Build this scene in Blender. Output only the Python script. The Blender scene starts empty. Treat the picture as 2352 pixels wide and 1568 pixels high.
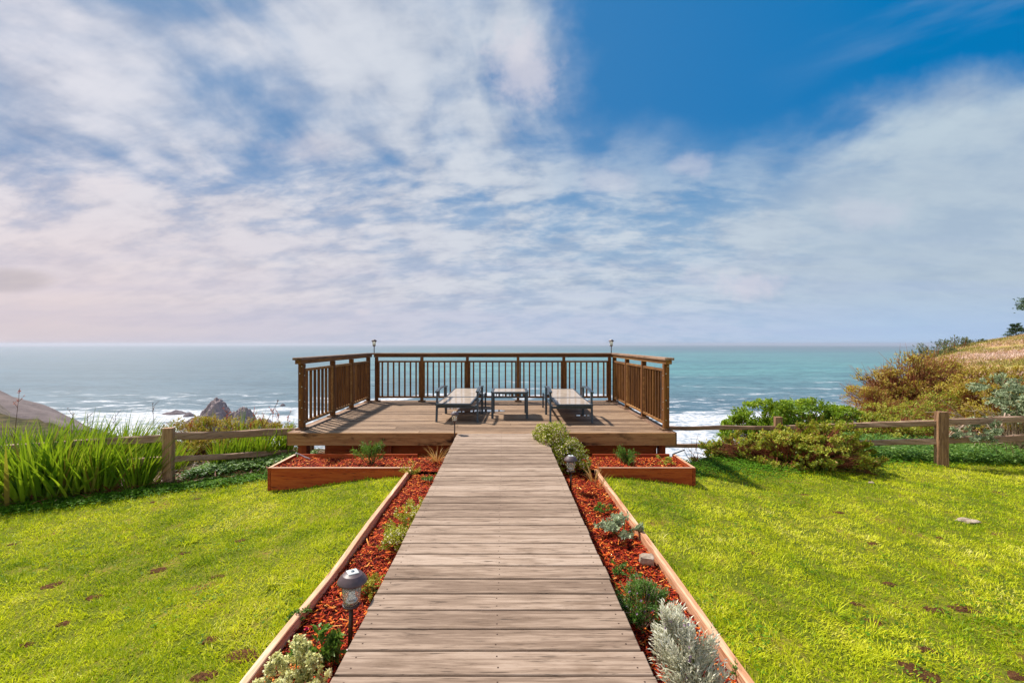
import bpy, bmesh, math, random
import numpy as np
from mathutils import Vector, Matrix, noise as mnoise

SC = bpy.context.scene
COL = SC.collection
R = random.Random(11)
rng = np.random.default_rng(5)

# ------------------------------------------------------------------ camera
F, CX, CY, H = 1000.0, 1168.0, 789.0, 1.31
cam_d = bpy.data.cameras.new("camera")
cam = bpy.data.objects.new("camera", cam_d)
COL.objects.link(cam)
cam.location = (0, 0, H)
cam.rotation_euler = (math.radians(90), 0, 0)
cam_d.sensor_width = 36.0
cam_d.lens = 36.0 * F / 2352.0
cam_d.shift_x = (1176.0 - CX) / 2352.0
cam_d.shift_y = -(784.0 - CY) / 2352.0 * -1.0 * -1.0
cam_d.shift_y = (CY - 784.0) / 2352.0
cam_d.clip_start = 0.05
cam_d.clip_end = 60000
SC.camera = cam
SEA = H - 60.0


def PZ(px, py, z):
    """point of height z seen at that place of the photograph"""
    y = F * (H - z) / (py - CY)
    return Vector(((px - CX) * y / F, y, z))


def PY(px, py, y):
    return Vector(((px - CX) * y / F, y, H - (py - CY) * y / F))


# ------------------------------------------------------------------ shader helper
class S:
    """a socket with arithmetic"""
    def __init__(s, nt, sock): s.nt, s.k = nt, sock
    def _m(s, op, a, b=None, c=None, clamp=False):
        n = s.nt.nodes.new("ShaderNodeMath"); n.operation = op; n.use_clamp = clamp
        for i, v in enumerate((a, b, c)):
            if v is None: continue
            if isinstance(v, S): s.nt.links.new(v.k, n.inputs[i])
            else: n.inputs[i].default_value = v
        return S(s.nt, n.outputs[0])
    def __add__(s, o): return s._m("ADD", s, o)
    __radd__ = __add__
    def __sub__(s, o): return s._m("SUBTRACT", s, o)
    def __rsub__(s, o): return s._m("SUBTRACT", o, s)
    def __mul__(s, o): return s._m("MULTIPLY", s, o)
    __rmul__ = __mul__
    def __truediv__(s, o): return s._m("DIVIDE", s, o)
    def __rtruediv__(s, o): return s._m("DIVIDE", o, s)
    def mx(s, o): return s._m("MAXIMUM", s, o)
    def mn(s, o): return s._m("MINIMUM", s, o)
    def abs(s): return s._m("ABSOLUTE", s)
    def pw(s, o): return s._m("POWER", s, o)
    def sin(s): return s._m("SINE", s)
    def fl(s): return s._m("FLOOR", s)
    def sm(s, a, b):
        n = s.nt.nodes.new("ShaderNodeMapRange"); n.interpolation_type = "SMOOTHSTEP"
        s.nt.links.new(s.k, n.inputs[0])
        if a > b:
            n.inputs[1].default_value = b; n.inputs[2].default_value = a
            n.inputs[3].default_value = 1; n.inputs[4].default_value = 0
        else:
            n.inputs[1].default_value = a; n.inputs[2].default_value = b
        return S(s.nt, n.outputs[0])
    def lin(s, a, b, c=0.0, d=1.0):
        n = s.nt.nodes.new("ShaderNodeMapRange")
        s.nt.links.new(s.k, n.inputs[0])
        for i, v in enumerate((a, b, c, d)): n.inputs[1 + i].default_value = v
        return S(s.nt, n.outputs[0])
    def clamp(s): return s._m("ADD", s, 0.0, clamp=True)


class T:
    """a node tree with short words"""
    def __init__(t, nt): t.nt = nt; nt.nodes.clear()
    def n(t, typ, **kw):
        x = t.nt.nodes.new(typ)
        for k, v in kw.items(): setattr(x, k, v)
        return x
    def l(t, a, b):
        t.nt.links.new(a.k if isinstance(a, S) else a, b)
    def put(t, sock, v):
        if isinstance(v, S): t.l(v, sock)
        elif isinstance(v, (tuple, list)) and len(v) == 3 and sock.type == "RGBA": sock.default_value = (*v, 1)
        else: sock.default_value = v
    def pos(t): return S(t.nt, t.n("ShaderNodeNewGeometry").outputs["Position"])
    def obj(t): return S(t.nt, t.n("ShaderNodeTexCoord").outputs["Object"])
    def gen(t): return S(t.nt, t.n("ShaderNodeTexCoord").outputs["Generated"])
    def attr(t, name): return S(t.nt, t.n("ShaderNodeAttribute", attribute_name=name).outputs["Fac"])
    def orand(t): return S(t.nt, t.n("ShaderNodeObjectInfo").outputs["Random"])
    def xyz(t, v):
        n = t.n("ShaderNodeSeparateXYZ"); t.l(v, n.inputs[0]); return [S(t.nt, o) for o in n.outputs]
    def vec(t, x, y, z):
        n = t.n("ShaderNodeCombineXYZ")
        for i, v in enumerate((x, y, z)): t.put(n.inputs[i], v)
        return S(t.nt, n.outputs[0])
    def noise(t, v, scale, detail=4, rough=.55, dist=0.0, col=False):
        n = t.n("ShaderNodeTexNoise"); t.l(v, n.inputs["Vector"])
        n.inputs["Scale"].default_value = scale; n.inputs["Detail"].default_value = detail
        n.inputs["Roughness"].default_value = rough; n.inputs["Distortion"].default_value = dist
        return S(t.nt, n.outputs["Color" if col else "Fac"])
    def voro(t, v, scale, feature="F1", out="Distance", rnd=1.0):
        n = t.n("ShaderNodeTexVoronoi", feature=feature); t.l(v, n.inputs["Vector"])
        n.inputs["Scale"].default_value = scale; n.inputs["Randomness"].default_value = rnd
        return S(t.nt, n.outputs[out])
    def mix(t, f, a, b, bt="MIX"):
        n = t.n("ShaderNodeMix", data_type="RGBA", blend_type=bt)
        t.put(n.inputs[0], f); t.put(n.inputs[6], a); t.put(n.inputs[7], b)
        return S(t.nt, n.outputs[2])
    def ramp(t, f, stops, interp="LINEAR"):
        n = t.n("ShaderNodeValToRGB"); t.l(f, n.inputs[0]); e = n.color_ramp
        e.interpolation = interp
        while len(e.elements) < len(stops): e.elements.new(.5)
        for i, (p, c) in enumerate(stops):
            e.elements[i].position = p; e.elements[i].color = (*c, 1)
        return S(t.nt, n.outputs[0])
    def bump(t, h, strength=.5, dist=.01):
        n = t.n("ShaderNodeBump"); t.l(h, n.inputs["Height"])
        n.inputs["Strength"].default_value = strength; n.inputs["Distance"].default_value = dist
        return S(t.nt, n.outputs[0])
    def bsdf(t, col, rough=.7, bump=None, spec=.5, trans=None, **kw):
        b = t.n("ShaderNodeBsdfPrincipled")
        t.put(b.inputs["Base Color"], col); t.put(b.inputs["Roughness"], rough)
        t.put(b.inputs["Specular IOR Level"], spec)
        for k, v in kw.items(): t.put(b.inputs[k.replace("_", " ")], v)
        if bump is not None: t.l(bump, b.inputs["Normal"])
        o = t.n("ShaderNodeOutputMaterial"); out = b.outputs[0]
        if trans:
            tr = t.n("ShaderNodeBsdfTranslucent"); tc, tf = trans
            t.put(tr.inputs[0], tc)
            m = t.n("ShaderNodeMixShader"); m.inputs[0].default_value = tf
            t.nt.links.new(out, m.inputs[1]); t.nt.links.new(tr.outputs[0], m.inputs[2]); out = m.outputs[0]
        t.nt.links.new(out, o.inputs[0])
        return b


def mat(name):
    m = bpy.data.materials.new(name); m.use_nodes = True
    return m, T(m.node_tree)


# ------------------------------------------------------------------ materials
def wood(name, axis, lo, mid, hi, grain=1.0, stain=.35, stain_col=(.03, .018, .012), rough=.75, bump=.35,
         wet=0.0, knots=.0, ring=.5, var=.25):
    """axis = grain direction 0/1/2; world position + the board's own random number drive it"""
    m, t = mat(name)
    c = t.xyz(t.obj()); r = t.attr("rnd") + t.orand() * 7.3
    a = c[axis]; o = [c[i] for i in range(3) if i != axis]
    u = a * 1.0 + r * 37.0
    p = t.vec(u * 3.2, o[0] * 40.0 + r * 11, o[1] * 40.0)
    warp = t.noise(t.vec(u * 1.1, o[0] * 6 + r * 5, o[1] * 6), 1.0, 2)
    big = t.noise(t.vec(u * .9 + warp * .6, o[0] * 13 + r * 3, o[1] * 13), 1.0, 3, .6)
    rings = ((big * 42.0 * ring).sin() * .5 + .5)
    fine = t.noise(t.vec(u * 9.0, o[0] * 150 + r, o[1] * 150), 1.0, 3, .75)
    g = t.noise(p, grain, 5, .65, .4)
    dash = t.noise(t.vec(u * 7.0, o[0] * 75 + r * 9, o[1] * 75), 1.0, 2, .6)
    f = (g * .22 + fine * .34 + dash * .22 + rings * .16 + (r * 3.77).sin() * var * .30).sm(.14, .84)
    col = t.ramp(f, [(0, lo), (.45, mid), (1, hi)])
    st = t.noise(t.vec(u * 2.2, o[0] * 5 + r * 2, o[1] * 5), 1.0, 5, .6).sm(.56, .72) * stain
    col = t.mix(st, col, stain_col)
    crack = (dash.sm(.40, .30) * g.sm(.58, .42)).mx(fine.sm(.36, .28) * .7)
    col = t.mix(crack * .75, col, tuple(x * .35 for x in lo))
    if knots:
        k = t.voro(t.vec(u * 1.6, o[0] * 5, o[1] * 5), 1.0).sm(.13, .03)
        col = t.mix(k * knots, col, (.03, .012, .006))
    rg = rough
    t.bsdf(col, rg, t.bump(g * .5 + fine * .6 - crack, bump, .004), .3)
    return m


DECKW = dict(lo=(.15, .095, .062), mid=(.325, .23, .165), hi=(.50, .385, .30))
M_walk = wood("weathered_boards", 0, grain=1.4, stain=.55, stain_col=(.14, .085, .05), ring=.6, bump=.5, var=.4, **DECKW)
M_deck = wood("deck_boards", 0, lo=(.09, .05, .028), mid=(.25, .155, .09), hi=(.42, .29, .19), stain=.65, stain_col=(.05, .027, .017), bump=.4, var=.35)
M_fascia = wood("fascia_wood", 0, lo=(.07, .03, .012), mid=(.29, .145, .055), hi=(.42, .24, .10), stain=1.0, stain_col=(.03, .008, .003), grain=.9)
M_fascia_y = wood("fascia_wood_side", 1, lo=(.05, .025, .012), mid=(.19, .10, .05), hi=(.32, .19, .10), stain=.6)
M_red_x = wood("red_planter_wood", 0, lo=(.13, .016, .004), mid=(.38, .058, .009), hi=(.52, .12, .022), stain=.4, stain_col=(.045, .01, .005), knots=.6, ring=.4)
M_red_y = wood("red_planter_wood_side", 1, lo=(.13, .018, .005), mid=(.36, .06, .011), hi=(.50, .13, .028), stain=.3, stain_col=(.05, .012, .005))
M_red_z = wood("red_post_wood", 2, lo=(.12, .016, .004), mid=(.32, .05, .01), hi=(.45, .1, .02), stain=.3)
M_cap_x = wood("bleached_edge_wood", 0, lo=(.30, .15, .09), mid=(.55, .33, .22), hi=(.72, .52, .40), stain=.2, stain_col=(.2, .08, .04))
M_edge = wood("edging_board", 1, lo=(.42, .17, .07), mid=(.72, .42, .26), hi=(.88, .68, .52), stain=.35, stain_col=(.28, .10, .04))
M_rail_z = wood("railing_post_wood", 2, lo=(.05, .016, .003), mid=(.17, .062, .012), hi=(.30, .135, .03), stain=.3)
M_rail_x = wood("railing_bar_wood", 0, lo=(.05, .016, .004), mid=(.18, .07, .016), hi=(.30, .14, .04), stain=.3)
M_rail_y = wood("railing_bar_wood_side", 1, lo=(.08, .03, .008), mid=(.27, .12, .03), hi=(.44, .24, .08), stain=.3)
M_caprail_x = wood("cap_rail_wood", 0, lo=(.10, .045, .02), mid=(.27, .14, .075), hi=(.42, .27, .17), stain=.5)
M_caprail_y = wood("cap_rail_wood_side", 1, lo=(.09, .045, .025), mid=(.26, .15, .09), hi=(.42, .29, .20), stain=.5)
M_fence = wood("split_fence_wood", 0, lo=(.09, .045, .03), mid=(.31, .185, .12), hi=(.50, .35, .25), stain=.4, stain_col=(.05, .022, .018), bump=.9)
M_fpost = wood("fence_post_wood", 2, lo=(.11, .05, .022), mid=(.34, .19, .10), hi=(.50, .33, .20), stain=.35, stain_col=(.08, .035, .02), bump=.8)


def leaf_mat(name, stops, tr=.3, tcol=None, rough=.5, spec=.35, vn=3.0, vary=.35, brown=None):
    m, t = mat(name)
    r = t.attr("rnd")
    pn = t.noise(t.pos(), vn, 2)
    f = (r * (1 - vary) + pn.sm(.3, .7) * vary).clamp()
    col = t.ramp(f, stops)
    if brown:
        b = (r * 17.3).sin().sm(brown[0], 1.0)
        col = t.mix(b, col, brown[1])
    tc = t.mix(.5, col, tcol) if tcol else col
    t.bsdf(col, rough, None, spec, (tc, tr))
    return m


M_grass = leaf_mat("lawn_blades", [(0, (.04, .12, .004)), (.22, (.22, .35, .006)), (.5, (.56, .62, .012)), (.8, (.84, .82, .04)), (1, (.92, .82, .32))], .42, (.60, .66, .02), vn=1.1, vary=.4, spec=.15)
M_clover = leaf_mat("clover_leaves", [(0, (.025, .08, .006)), (.5, (.075, .19, .010)), (1, (.20, .36, .02))], .25, (.2, .4, .01), spec=.08)
M_sword = leaf_mat("sword_leaves", [(0, (.02, .10, .006)), (.4, (.10, .23, .010)), (.75, (.30, .44, .02)), (1, (.46, .48, .06))], .34, (.45, .58, .02), spec=.4, vn=1.2, brown=(.93, (.30, .16, .05)))
M_shrub_bright = leaf_mat("bright_shrub_leaves", [(0, (.04, .11, .006)), (.5, (.19, .32, .012)), (1, (.52, .58, .05))], .35, (.4, .55, .02))
M_shrub_olive = leaf_mat("olive_shrub_leaves", [(0, (.08, .13, .010)), (.45, (.27, .34, .025)), (1, (.66, .62, .09))], .32, (.55, .58, .03), brown=(.84, (.42, .16, .04)))
M_shrub_rust = leaf_mat("rusty_shrub_leaves", [(0, (.20, .12, .02)), (.5, (.42, .36, .04)), (1, (.68, .56, .09))], .32, (.65, .5, .04), brown=(.72, (.40, .17, .07)))
M_shrub_grey = leaf_mat("grey_green_leaves", [(0, (.14, .19, .08)), (.5, (.33, .40, .22)), (1, (.60, .64, .42))], .2, (.4, .5, .3))
M_silver = leaf_mat("silver_leaves", [(0, (.38, .37, .24)), (.5, (.74, .73, .54)), (1, (.97, .96, .84))], .2, (.6, .62, .5))
M_herb = leaf_mat("green_herb_leaves", [(0, (.03, .09, .012)), (.5, (.10, .22, .03)), (1, (.27, .38, .09))], .3, (.3, .5, .05))
M_bushleaf = leaf_mat("flowering_bush_leaves", [(0, (.10, .16, .01)), (.5, (.38, .44, .03)), (1, (.78, .74, .13))], .3, (.45, .5, .05), spec=.15)
M_pale = leaf_mat("pale_flower_heads", [(0, (.50, .52, .16)), (.5, (.82, .80, .36)), (1, (.96, .94, .70))], .2, (.7, .7, .4))
M_yellowgreen = leaf_mat("yellow_green_leaves", [(0, (.22, .24, .02)), (.5, (.45, .45, .05)), (1, (.68, .62, .12))], .3)
M_straw = leaf_mat("dry_straw", [(0, (.28, .13, .03)), (.5, (.50, .28, .07)), (1, (.70, .48, .18))], .3)
M_litter = leaf_mat("dead_leaf_litter", [(0, (.03, .008, .004)), (.5, (.14, .035, .012)), (1, (.42, .18, .06))], .15)
M_hillscrub = leaf_mat("dry_hill_scrub", [(0, (.16, .20, .03)), (.3, (.42, .36, .07)), (.65, (.50, .32, .19)), (1, (.80, .60, .50))], .2, vn=.45, vary=.15)
M_hillbush = leaf_mat("hill_bush_leaves", [(0, (.05, .08, .03)), (.5, (.13, .17, .06)), (1, (.26, .28, .12))], .2)
M_conifer = leaf_mat("conifer_needles", [(0, (.02, .05, .02)), (.5, (.05, .11, .035)), (1, (.12, .2, .07))], .1)
M_flower_white = leaf_mat("small_white_flowers", [(0, (.75, .45, .38)), (.5, (.88, .72, .58)), (1, (.95, .9, .8))], .3)
M_flower_purple = leaf_mat("purple_flower_spikes", [(0, (.22, .10, .25)), (1, (.5, .32, .5))], .2)
M_flower_orange = leaf_mat("orange_flower_spikes", [(0, (.50, .06, .02)), (.6, (.75, .16, .05)), (1, (.6, .30, .18))], .2)
M_magenta = leaf_mat("magenta_petals", [(0, (.45, .005, .06)), (1, (.75, .02, .2))], .2)


def bark(name, a, b):
    m, t = mat(name)
    n = t.noise(t.obj(), 25, 4, .65)
    t.bsdf(t.ramp(n, [(.3, a), (.7, b)]), .8, t.bump(n, .5, .01), .2)
    return m


M_twig = bark("brown_twigs", (.10, .022, .010), (.42, .15, .07))
M_twig_pale = bark("bleached_twigs", (.28, .18, .12), (.62, .48, .36))
M_stem_green = bark("green_stems", (.06, .10, .02), (.22, .24, .06))
M_stem_dark = bark("dark_flower_stalk", (.05, .03, .02), (.2, .1, .06))
M_bark = bark("tree_bark", (.06, .045, .035), (.2, .15, .12))


def mulch_mat():
    m, t = mat("mulch_chips"); r = t.attr("rnd")
    col = t.ramp(r, [(0, (.08, .005, .002)), (.35, (.30, .016, .003)), (.6, (.55, .055, .006)), (.84, (.92, .27, .03)), (1, (.95, .62, .2))])
    n = t.noise(t.pos(), 60, 3)
    col = t.mix(n.sm(.4, .75) * .35, col, (.10, .012, .006))
    t.bsdf(col, .75, None, .2)
    return m


M_mulch = mulch_mat()
m, t = mat("mulch_soil"); n_ = t.noise(t.pos(), 40, 5, .7)
t.bsdf(t.ramp(n_, [(.3, (.02, .003, .002)), (.6, (.09, .010, .004)), (.8, (.2, .035, .01))]), .9, t.bump(n_, 1, .02), .1)
M_mulchbase = m


def ground_mat():
    m, t = mat("ground_soil_and_scrub")
    p = t.pos(); x, y, z = t.xyz(p)
    n = t.noise(p, 3, 6, .65); f = t.noise(p, 45, 4, .7)
    lawn = t.ramp(n * .5 + f * .5, [(.3, (.03, .05, .005)), (.5, (.12, .14, .012)), (.7, (.34, .22, .05))])
    soil = t.ramp(f, [(.3, (.05, .018, .01)), (.6, (.16, .06, .03)), (.8, (.26, .12, .06))])
    hn = t.noise(p, .16, 7, .7); hf = t.noise(p, 2.5, 4, .7)
    hill = t.ramp(hn * .65 + hf * .35, [(.36, (.10, .10, .03)), (.43, (.28, .24, .05)), (.50, (.42, .26, .12)), (.56, (.50, .31, .19)), (.64, (.74, .56, .46))])
    rock = t.ramp(t.noise(p, .6, 6, .7), [(.3, (.06, .05, .04)), (.7, (.24, .19, .16))])
    col = t.mix(n.sm(.62, .72) * .7, lawn, soil)
    col = t.mix(y.sm(8.0, 11.0) * x.sm(4, 7), col, hill)
    col = t.mix(y.sm(6.2, 7.2) * x.sm(4, 2), col, t.ramp(hf, [(.35, (.03, .03, .012)), (.65, (.11, .085, .04))]))
    col = t.mix(z.sm(-3, -9), col, rock)
    t.bsdf(col, .95, t.bump(n * .4 + f * .6, .8, .02), .1)
    return m


M_ground = ground_mat()

m, t = mat("bare_lawn_earth"); n_ = t.noise(t.pos(), 60, 5, .7)
t.bsdf(t.ramp(n_, [(.3, (.03, .012, .005)), (.55, (.12, .05, .02)), (.75, (.30, .17, .07))]), .95, t.bump(n_, 1, .015), .1)
M_earth = m


def rock_mat(name, a, b, sc=.15):
    m, t = mat(name); p = t.pos()
    n = t.noise(p, sc, 8, .7); x, y, z = t.xyz(p)
    st = t.noise(t.vec(x, y, z * 3 + x * .5), sc * 2.5, 5, .7)
    t.bsdf(t.ramp(n * .5 + st * .5, [(.3, a), (.7, b)]), .9, t.bump(n + st, .8, 1.0), .15)
    return m


M_rock = rock_mat("sea_rock_stone", (.17, .13, .135), (.40, .32, .32))
M_rock_wet = rock_mat("wet_rock_stone", (.10, .08, .09), (.22, .18, .19))
M_headland = rock_mat("headland_scrub_slope", (.09, .07, .07), (.24, .19, .18), .05)
m, t = mat("pale_stone"); n_ = t.noise(t.obj(), 12, 5, .65)
t.bsdf(t.ramp(n_, [(.35, (.22, .16, .11)), (.65, (.50, .40, .31))]), .85, t.bump(n_, .6, .01), .2); M_stone = m


def sea_mat():
    m, t = mat("sea_water")
    p = t.pos(); x, y, z = t.xyz(p)
    dist = (x * x + y * y).pw(.5)
    wx = t.vec(x * .35 + y * .1, y, 0)
    sw1 = t.noise(wx, .022, 5, .6, .3); sw2 = t.noise(t.vec(x * .5 - y * .15, y, 5.), .10, 5, .65); sw3 = t.noise(t.vec(x * .6, y, 9.), .7, 4, .7)
    # water colour: paler teal sandy shallows in front, grey-blue elsewhere, glare painted in as grey at left
    band = t.noise(t.vec(x * .0006, y * .0018, 2.), 1.0, 3, .5)
    f = (y.sm(350, 1000) * 1.0 - y.sm(1300, 5200) * .85 + (band - .5) * .9) * (x / (y + 1.)).sm(-.62, -.12) * (x / (y + 1.)).sm(2.2, .4)
    col = t.mix(f.clamp(), (.085, .15, .19), (.11, .29, .285))
    patch = t.noise(t.vec(x * .35, y, 3.), .004, 4, .6).sm(.45, .65)
    col = t.mix(patch * .45, col, (.04, .13, .19))
    chop = (sw2 * .6 + sw3 * .4)
    col = t.mix(chop.sm(.53, .40) * .75, col, (.022, .06, .08))
    swell = t.noise(t.vec(x * .12, y * .6, 11.), .02, 5, .65)
    col = t.mix(swell.sm(.52, .42) * .35 * y.sm(3500, 900), col, (.03, .08, .11))
    # foam
    xw = x + (t.noise(p, .01, 3) - .5) * 90
    shore = t.noise(t.vec(x * .6, y, 1.), .012, 5, .6)
    # solid churned white water close to the rocks
    lim = (shore - .5) * 330 + (x / (y + 1.)).abs().sm(.1, .5) * 60.0
    d = y - lim
    churn = t.noise(t.vec(x * .45, y, 0.), .05, 6, .68)
    zone = d.sm(400, 290)
    foam1 = (zone * 1.0 + (churn - .5) * 2.6 - .25).sm(.25, .75)
    lace = t.voro(t.vec(x * .5, y, (churn) * 30), .06, "DISTANCE_TO_EDGE").sm(.16, .02)
    foam1 = (foam1 * (.62 + churn * .6) + lace * d.sm(500, 380) * churn.sm(.48, .62)).clamp()
    # breaker lines
    yy = y + (t.noise(t.vec(x, y * .25, 0.), .006, 4, .55) - .5) * 330
    ph = (yy / 95.0)
    cell = ph.fl(); fr = ph - cell
    seg = t.noise(t.vec(x * .0065, cell * 3.7, 4.), 1.0, 3, .6).sm(.52, .60)
    line = (fr.sm(.0, .06) * fr.sm(.30, .10)) * seg * (fr * 2.0 + churn * 1.3).sm(.75, 1.15)
    line = line * y.sm(1000, 560) * (x + 250.).sm(-60, 120)
    spots = t.noise(t.vec(x * .25, y, 7.), .02, 5, .7).sm(.68, .74) * y.sm(700, 420) * .6
    crest = (yy - 500.).abs().sm(22, 6) * (x + 20.).abs().sm(210, 150) * churn.sm(.35, .5)
    arc = (yy - 405. - (x + 210.) * .25).abs().sm(20, 5) * x.sm(-60, -120) * x.sm(-400, -300) * churn.sm(.3, .45) * .8
    foam = (foam1 + line + spots + crest + arc).clamp()
    fcol = t.mix(t.noise(p, .22, 5, .7).sm(.35, .6), (.22, .28, .34), (.66, .66, .68))
    col = t.mix(foam, col, fcol)
    hgt = sw1 * 6.0 + sw2 * 1.6 + sw3 * .35
    b = t.bump(hgt, .5, 1.0)
    t.bsdf(col, (foam * .4 + .38).clamp(), b, .22)
    return m


M_sea = sea_mat()


def simple(name, col, rough=.5, metal=0.0, spec=.5, n=None, **kw):
    m, t = mat(name)
    if n:
        q = t.noise(t.obj(), n, 4, .6)
        c = t.mix(q.sm(.35, .7) * .5, col, tuple(min(1, v * 1.7 + .01) for v in col))
        t.bsdf(c, rough, t.bump(q, .15, .002), spec, Metallic=metal, **kw)
    else: t.bsdf(col, rough, None, spec, Metallic=metal, **kw)
    return m


M_metal = simple("dark_grey_aluminium", (.028, .042, .058), .42, .0, .6, n=30)
M_bronze = simple("bronze_plastic", (.085, .055, .058), .45, .0, .5, n=25)
M_stake = simple("brown_metal_tube", (.06, .028, .014), .4, .3, .5, n=20)
M_black = simple("black_pipe", (.012, .012, .014), .4)
M_white = simple("white_plastic_tube", (.6, .62, .62), .4)
M_panel = simple("solar_panel_face", (.62, .63, .60), .25, .0, .6)
M_cell = simple("solar_cell", (.12, .16, .19), .2)
M_reflector = simple("chrome_reflector", (.75, .78, .82), .18, .9)
M_screw = simple("galvanised_bolt", (.6, .58, .5), .35, .7)
M_grey = simple("grey_flashing", (.30, .31, .31), .6, n=15)


def sling_mat():
    m, t = mat("beige_sling_fabric"); o = t.obj(); x, y, z = t.xyz(o)
    w = ((x * 900.).sin() * .5 + (y * 900.).sin() * .5)
    n = t.noise(o, 6, 4)
    t.bsdf(t.ramp(n, [(.3, (.36, .28, .21)), (.7, (.50, .40, .31))]), .5, t.bump(w, .05, .0005), .5, Coat_Weight=.5, Coat_Roughness=.06)
    return m


M_sling = sling_mat()


def glass_mat(name, col=(1, 1, 1), rough=.03):
    m, t = mat(name)
    o = t.obj()
    t.bsdf(col, rough, t.bump(t.voro(o, 60), .4, .004), .5, Transmission_Weight=.82, IOR=1.25)
    return m


M_glass = glass_mat("clear_ribbed_glass", (.98, .94, .84))
m, t = mat("rain_puddle"); n_ = t.noise(t.obj(), 8, 2)
t.bsdf((.05, .045, .04), .02, t.bump(n_, .02, .002), 1.0, Coat_Weight=1.0, Coat_Roughness=.02, Coat_IOR=1.6); M_puddle = m


# ------------------------------------------------------------------ mesh builders
def link(name, me, parent=None, m=None):
    o = bpy.data.objects.new(name, me)
    COL.objects.link(o)
    if parent: o.parent = parent
    if m is not None and me is not None:
        for q in (m if isinstance(m, (list, tuple)) else [m]): me.materials.append(q)
    return o


def tag(o, label=None, cat=None, group=None, kind=None):
    if label: o["label"] = label
    if cat: o["category"] = cat
    if group: o["group"] = group
    if kind: o["kind"] = kind
    return o


def empty(name, loc, rz=0.0):
    o = bpy.data.objects.new(name, None); COL.objects.link(o)
    o.location = loc; o.rotation_euler = (0, 0, rz); o.empty_display_size = .1
    return o


def copy_tree(o, parent=None):
    c = o.copy(); COL.objects.link(c); c.parent = parent
    for ch in list(o.children):
        copy_tree(ch, c)
    return c


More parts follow.
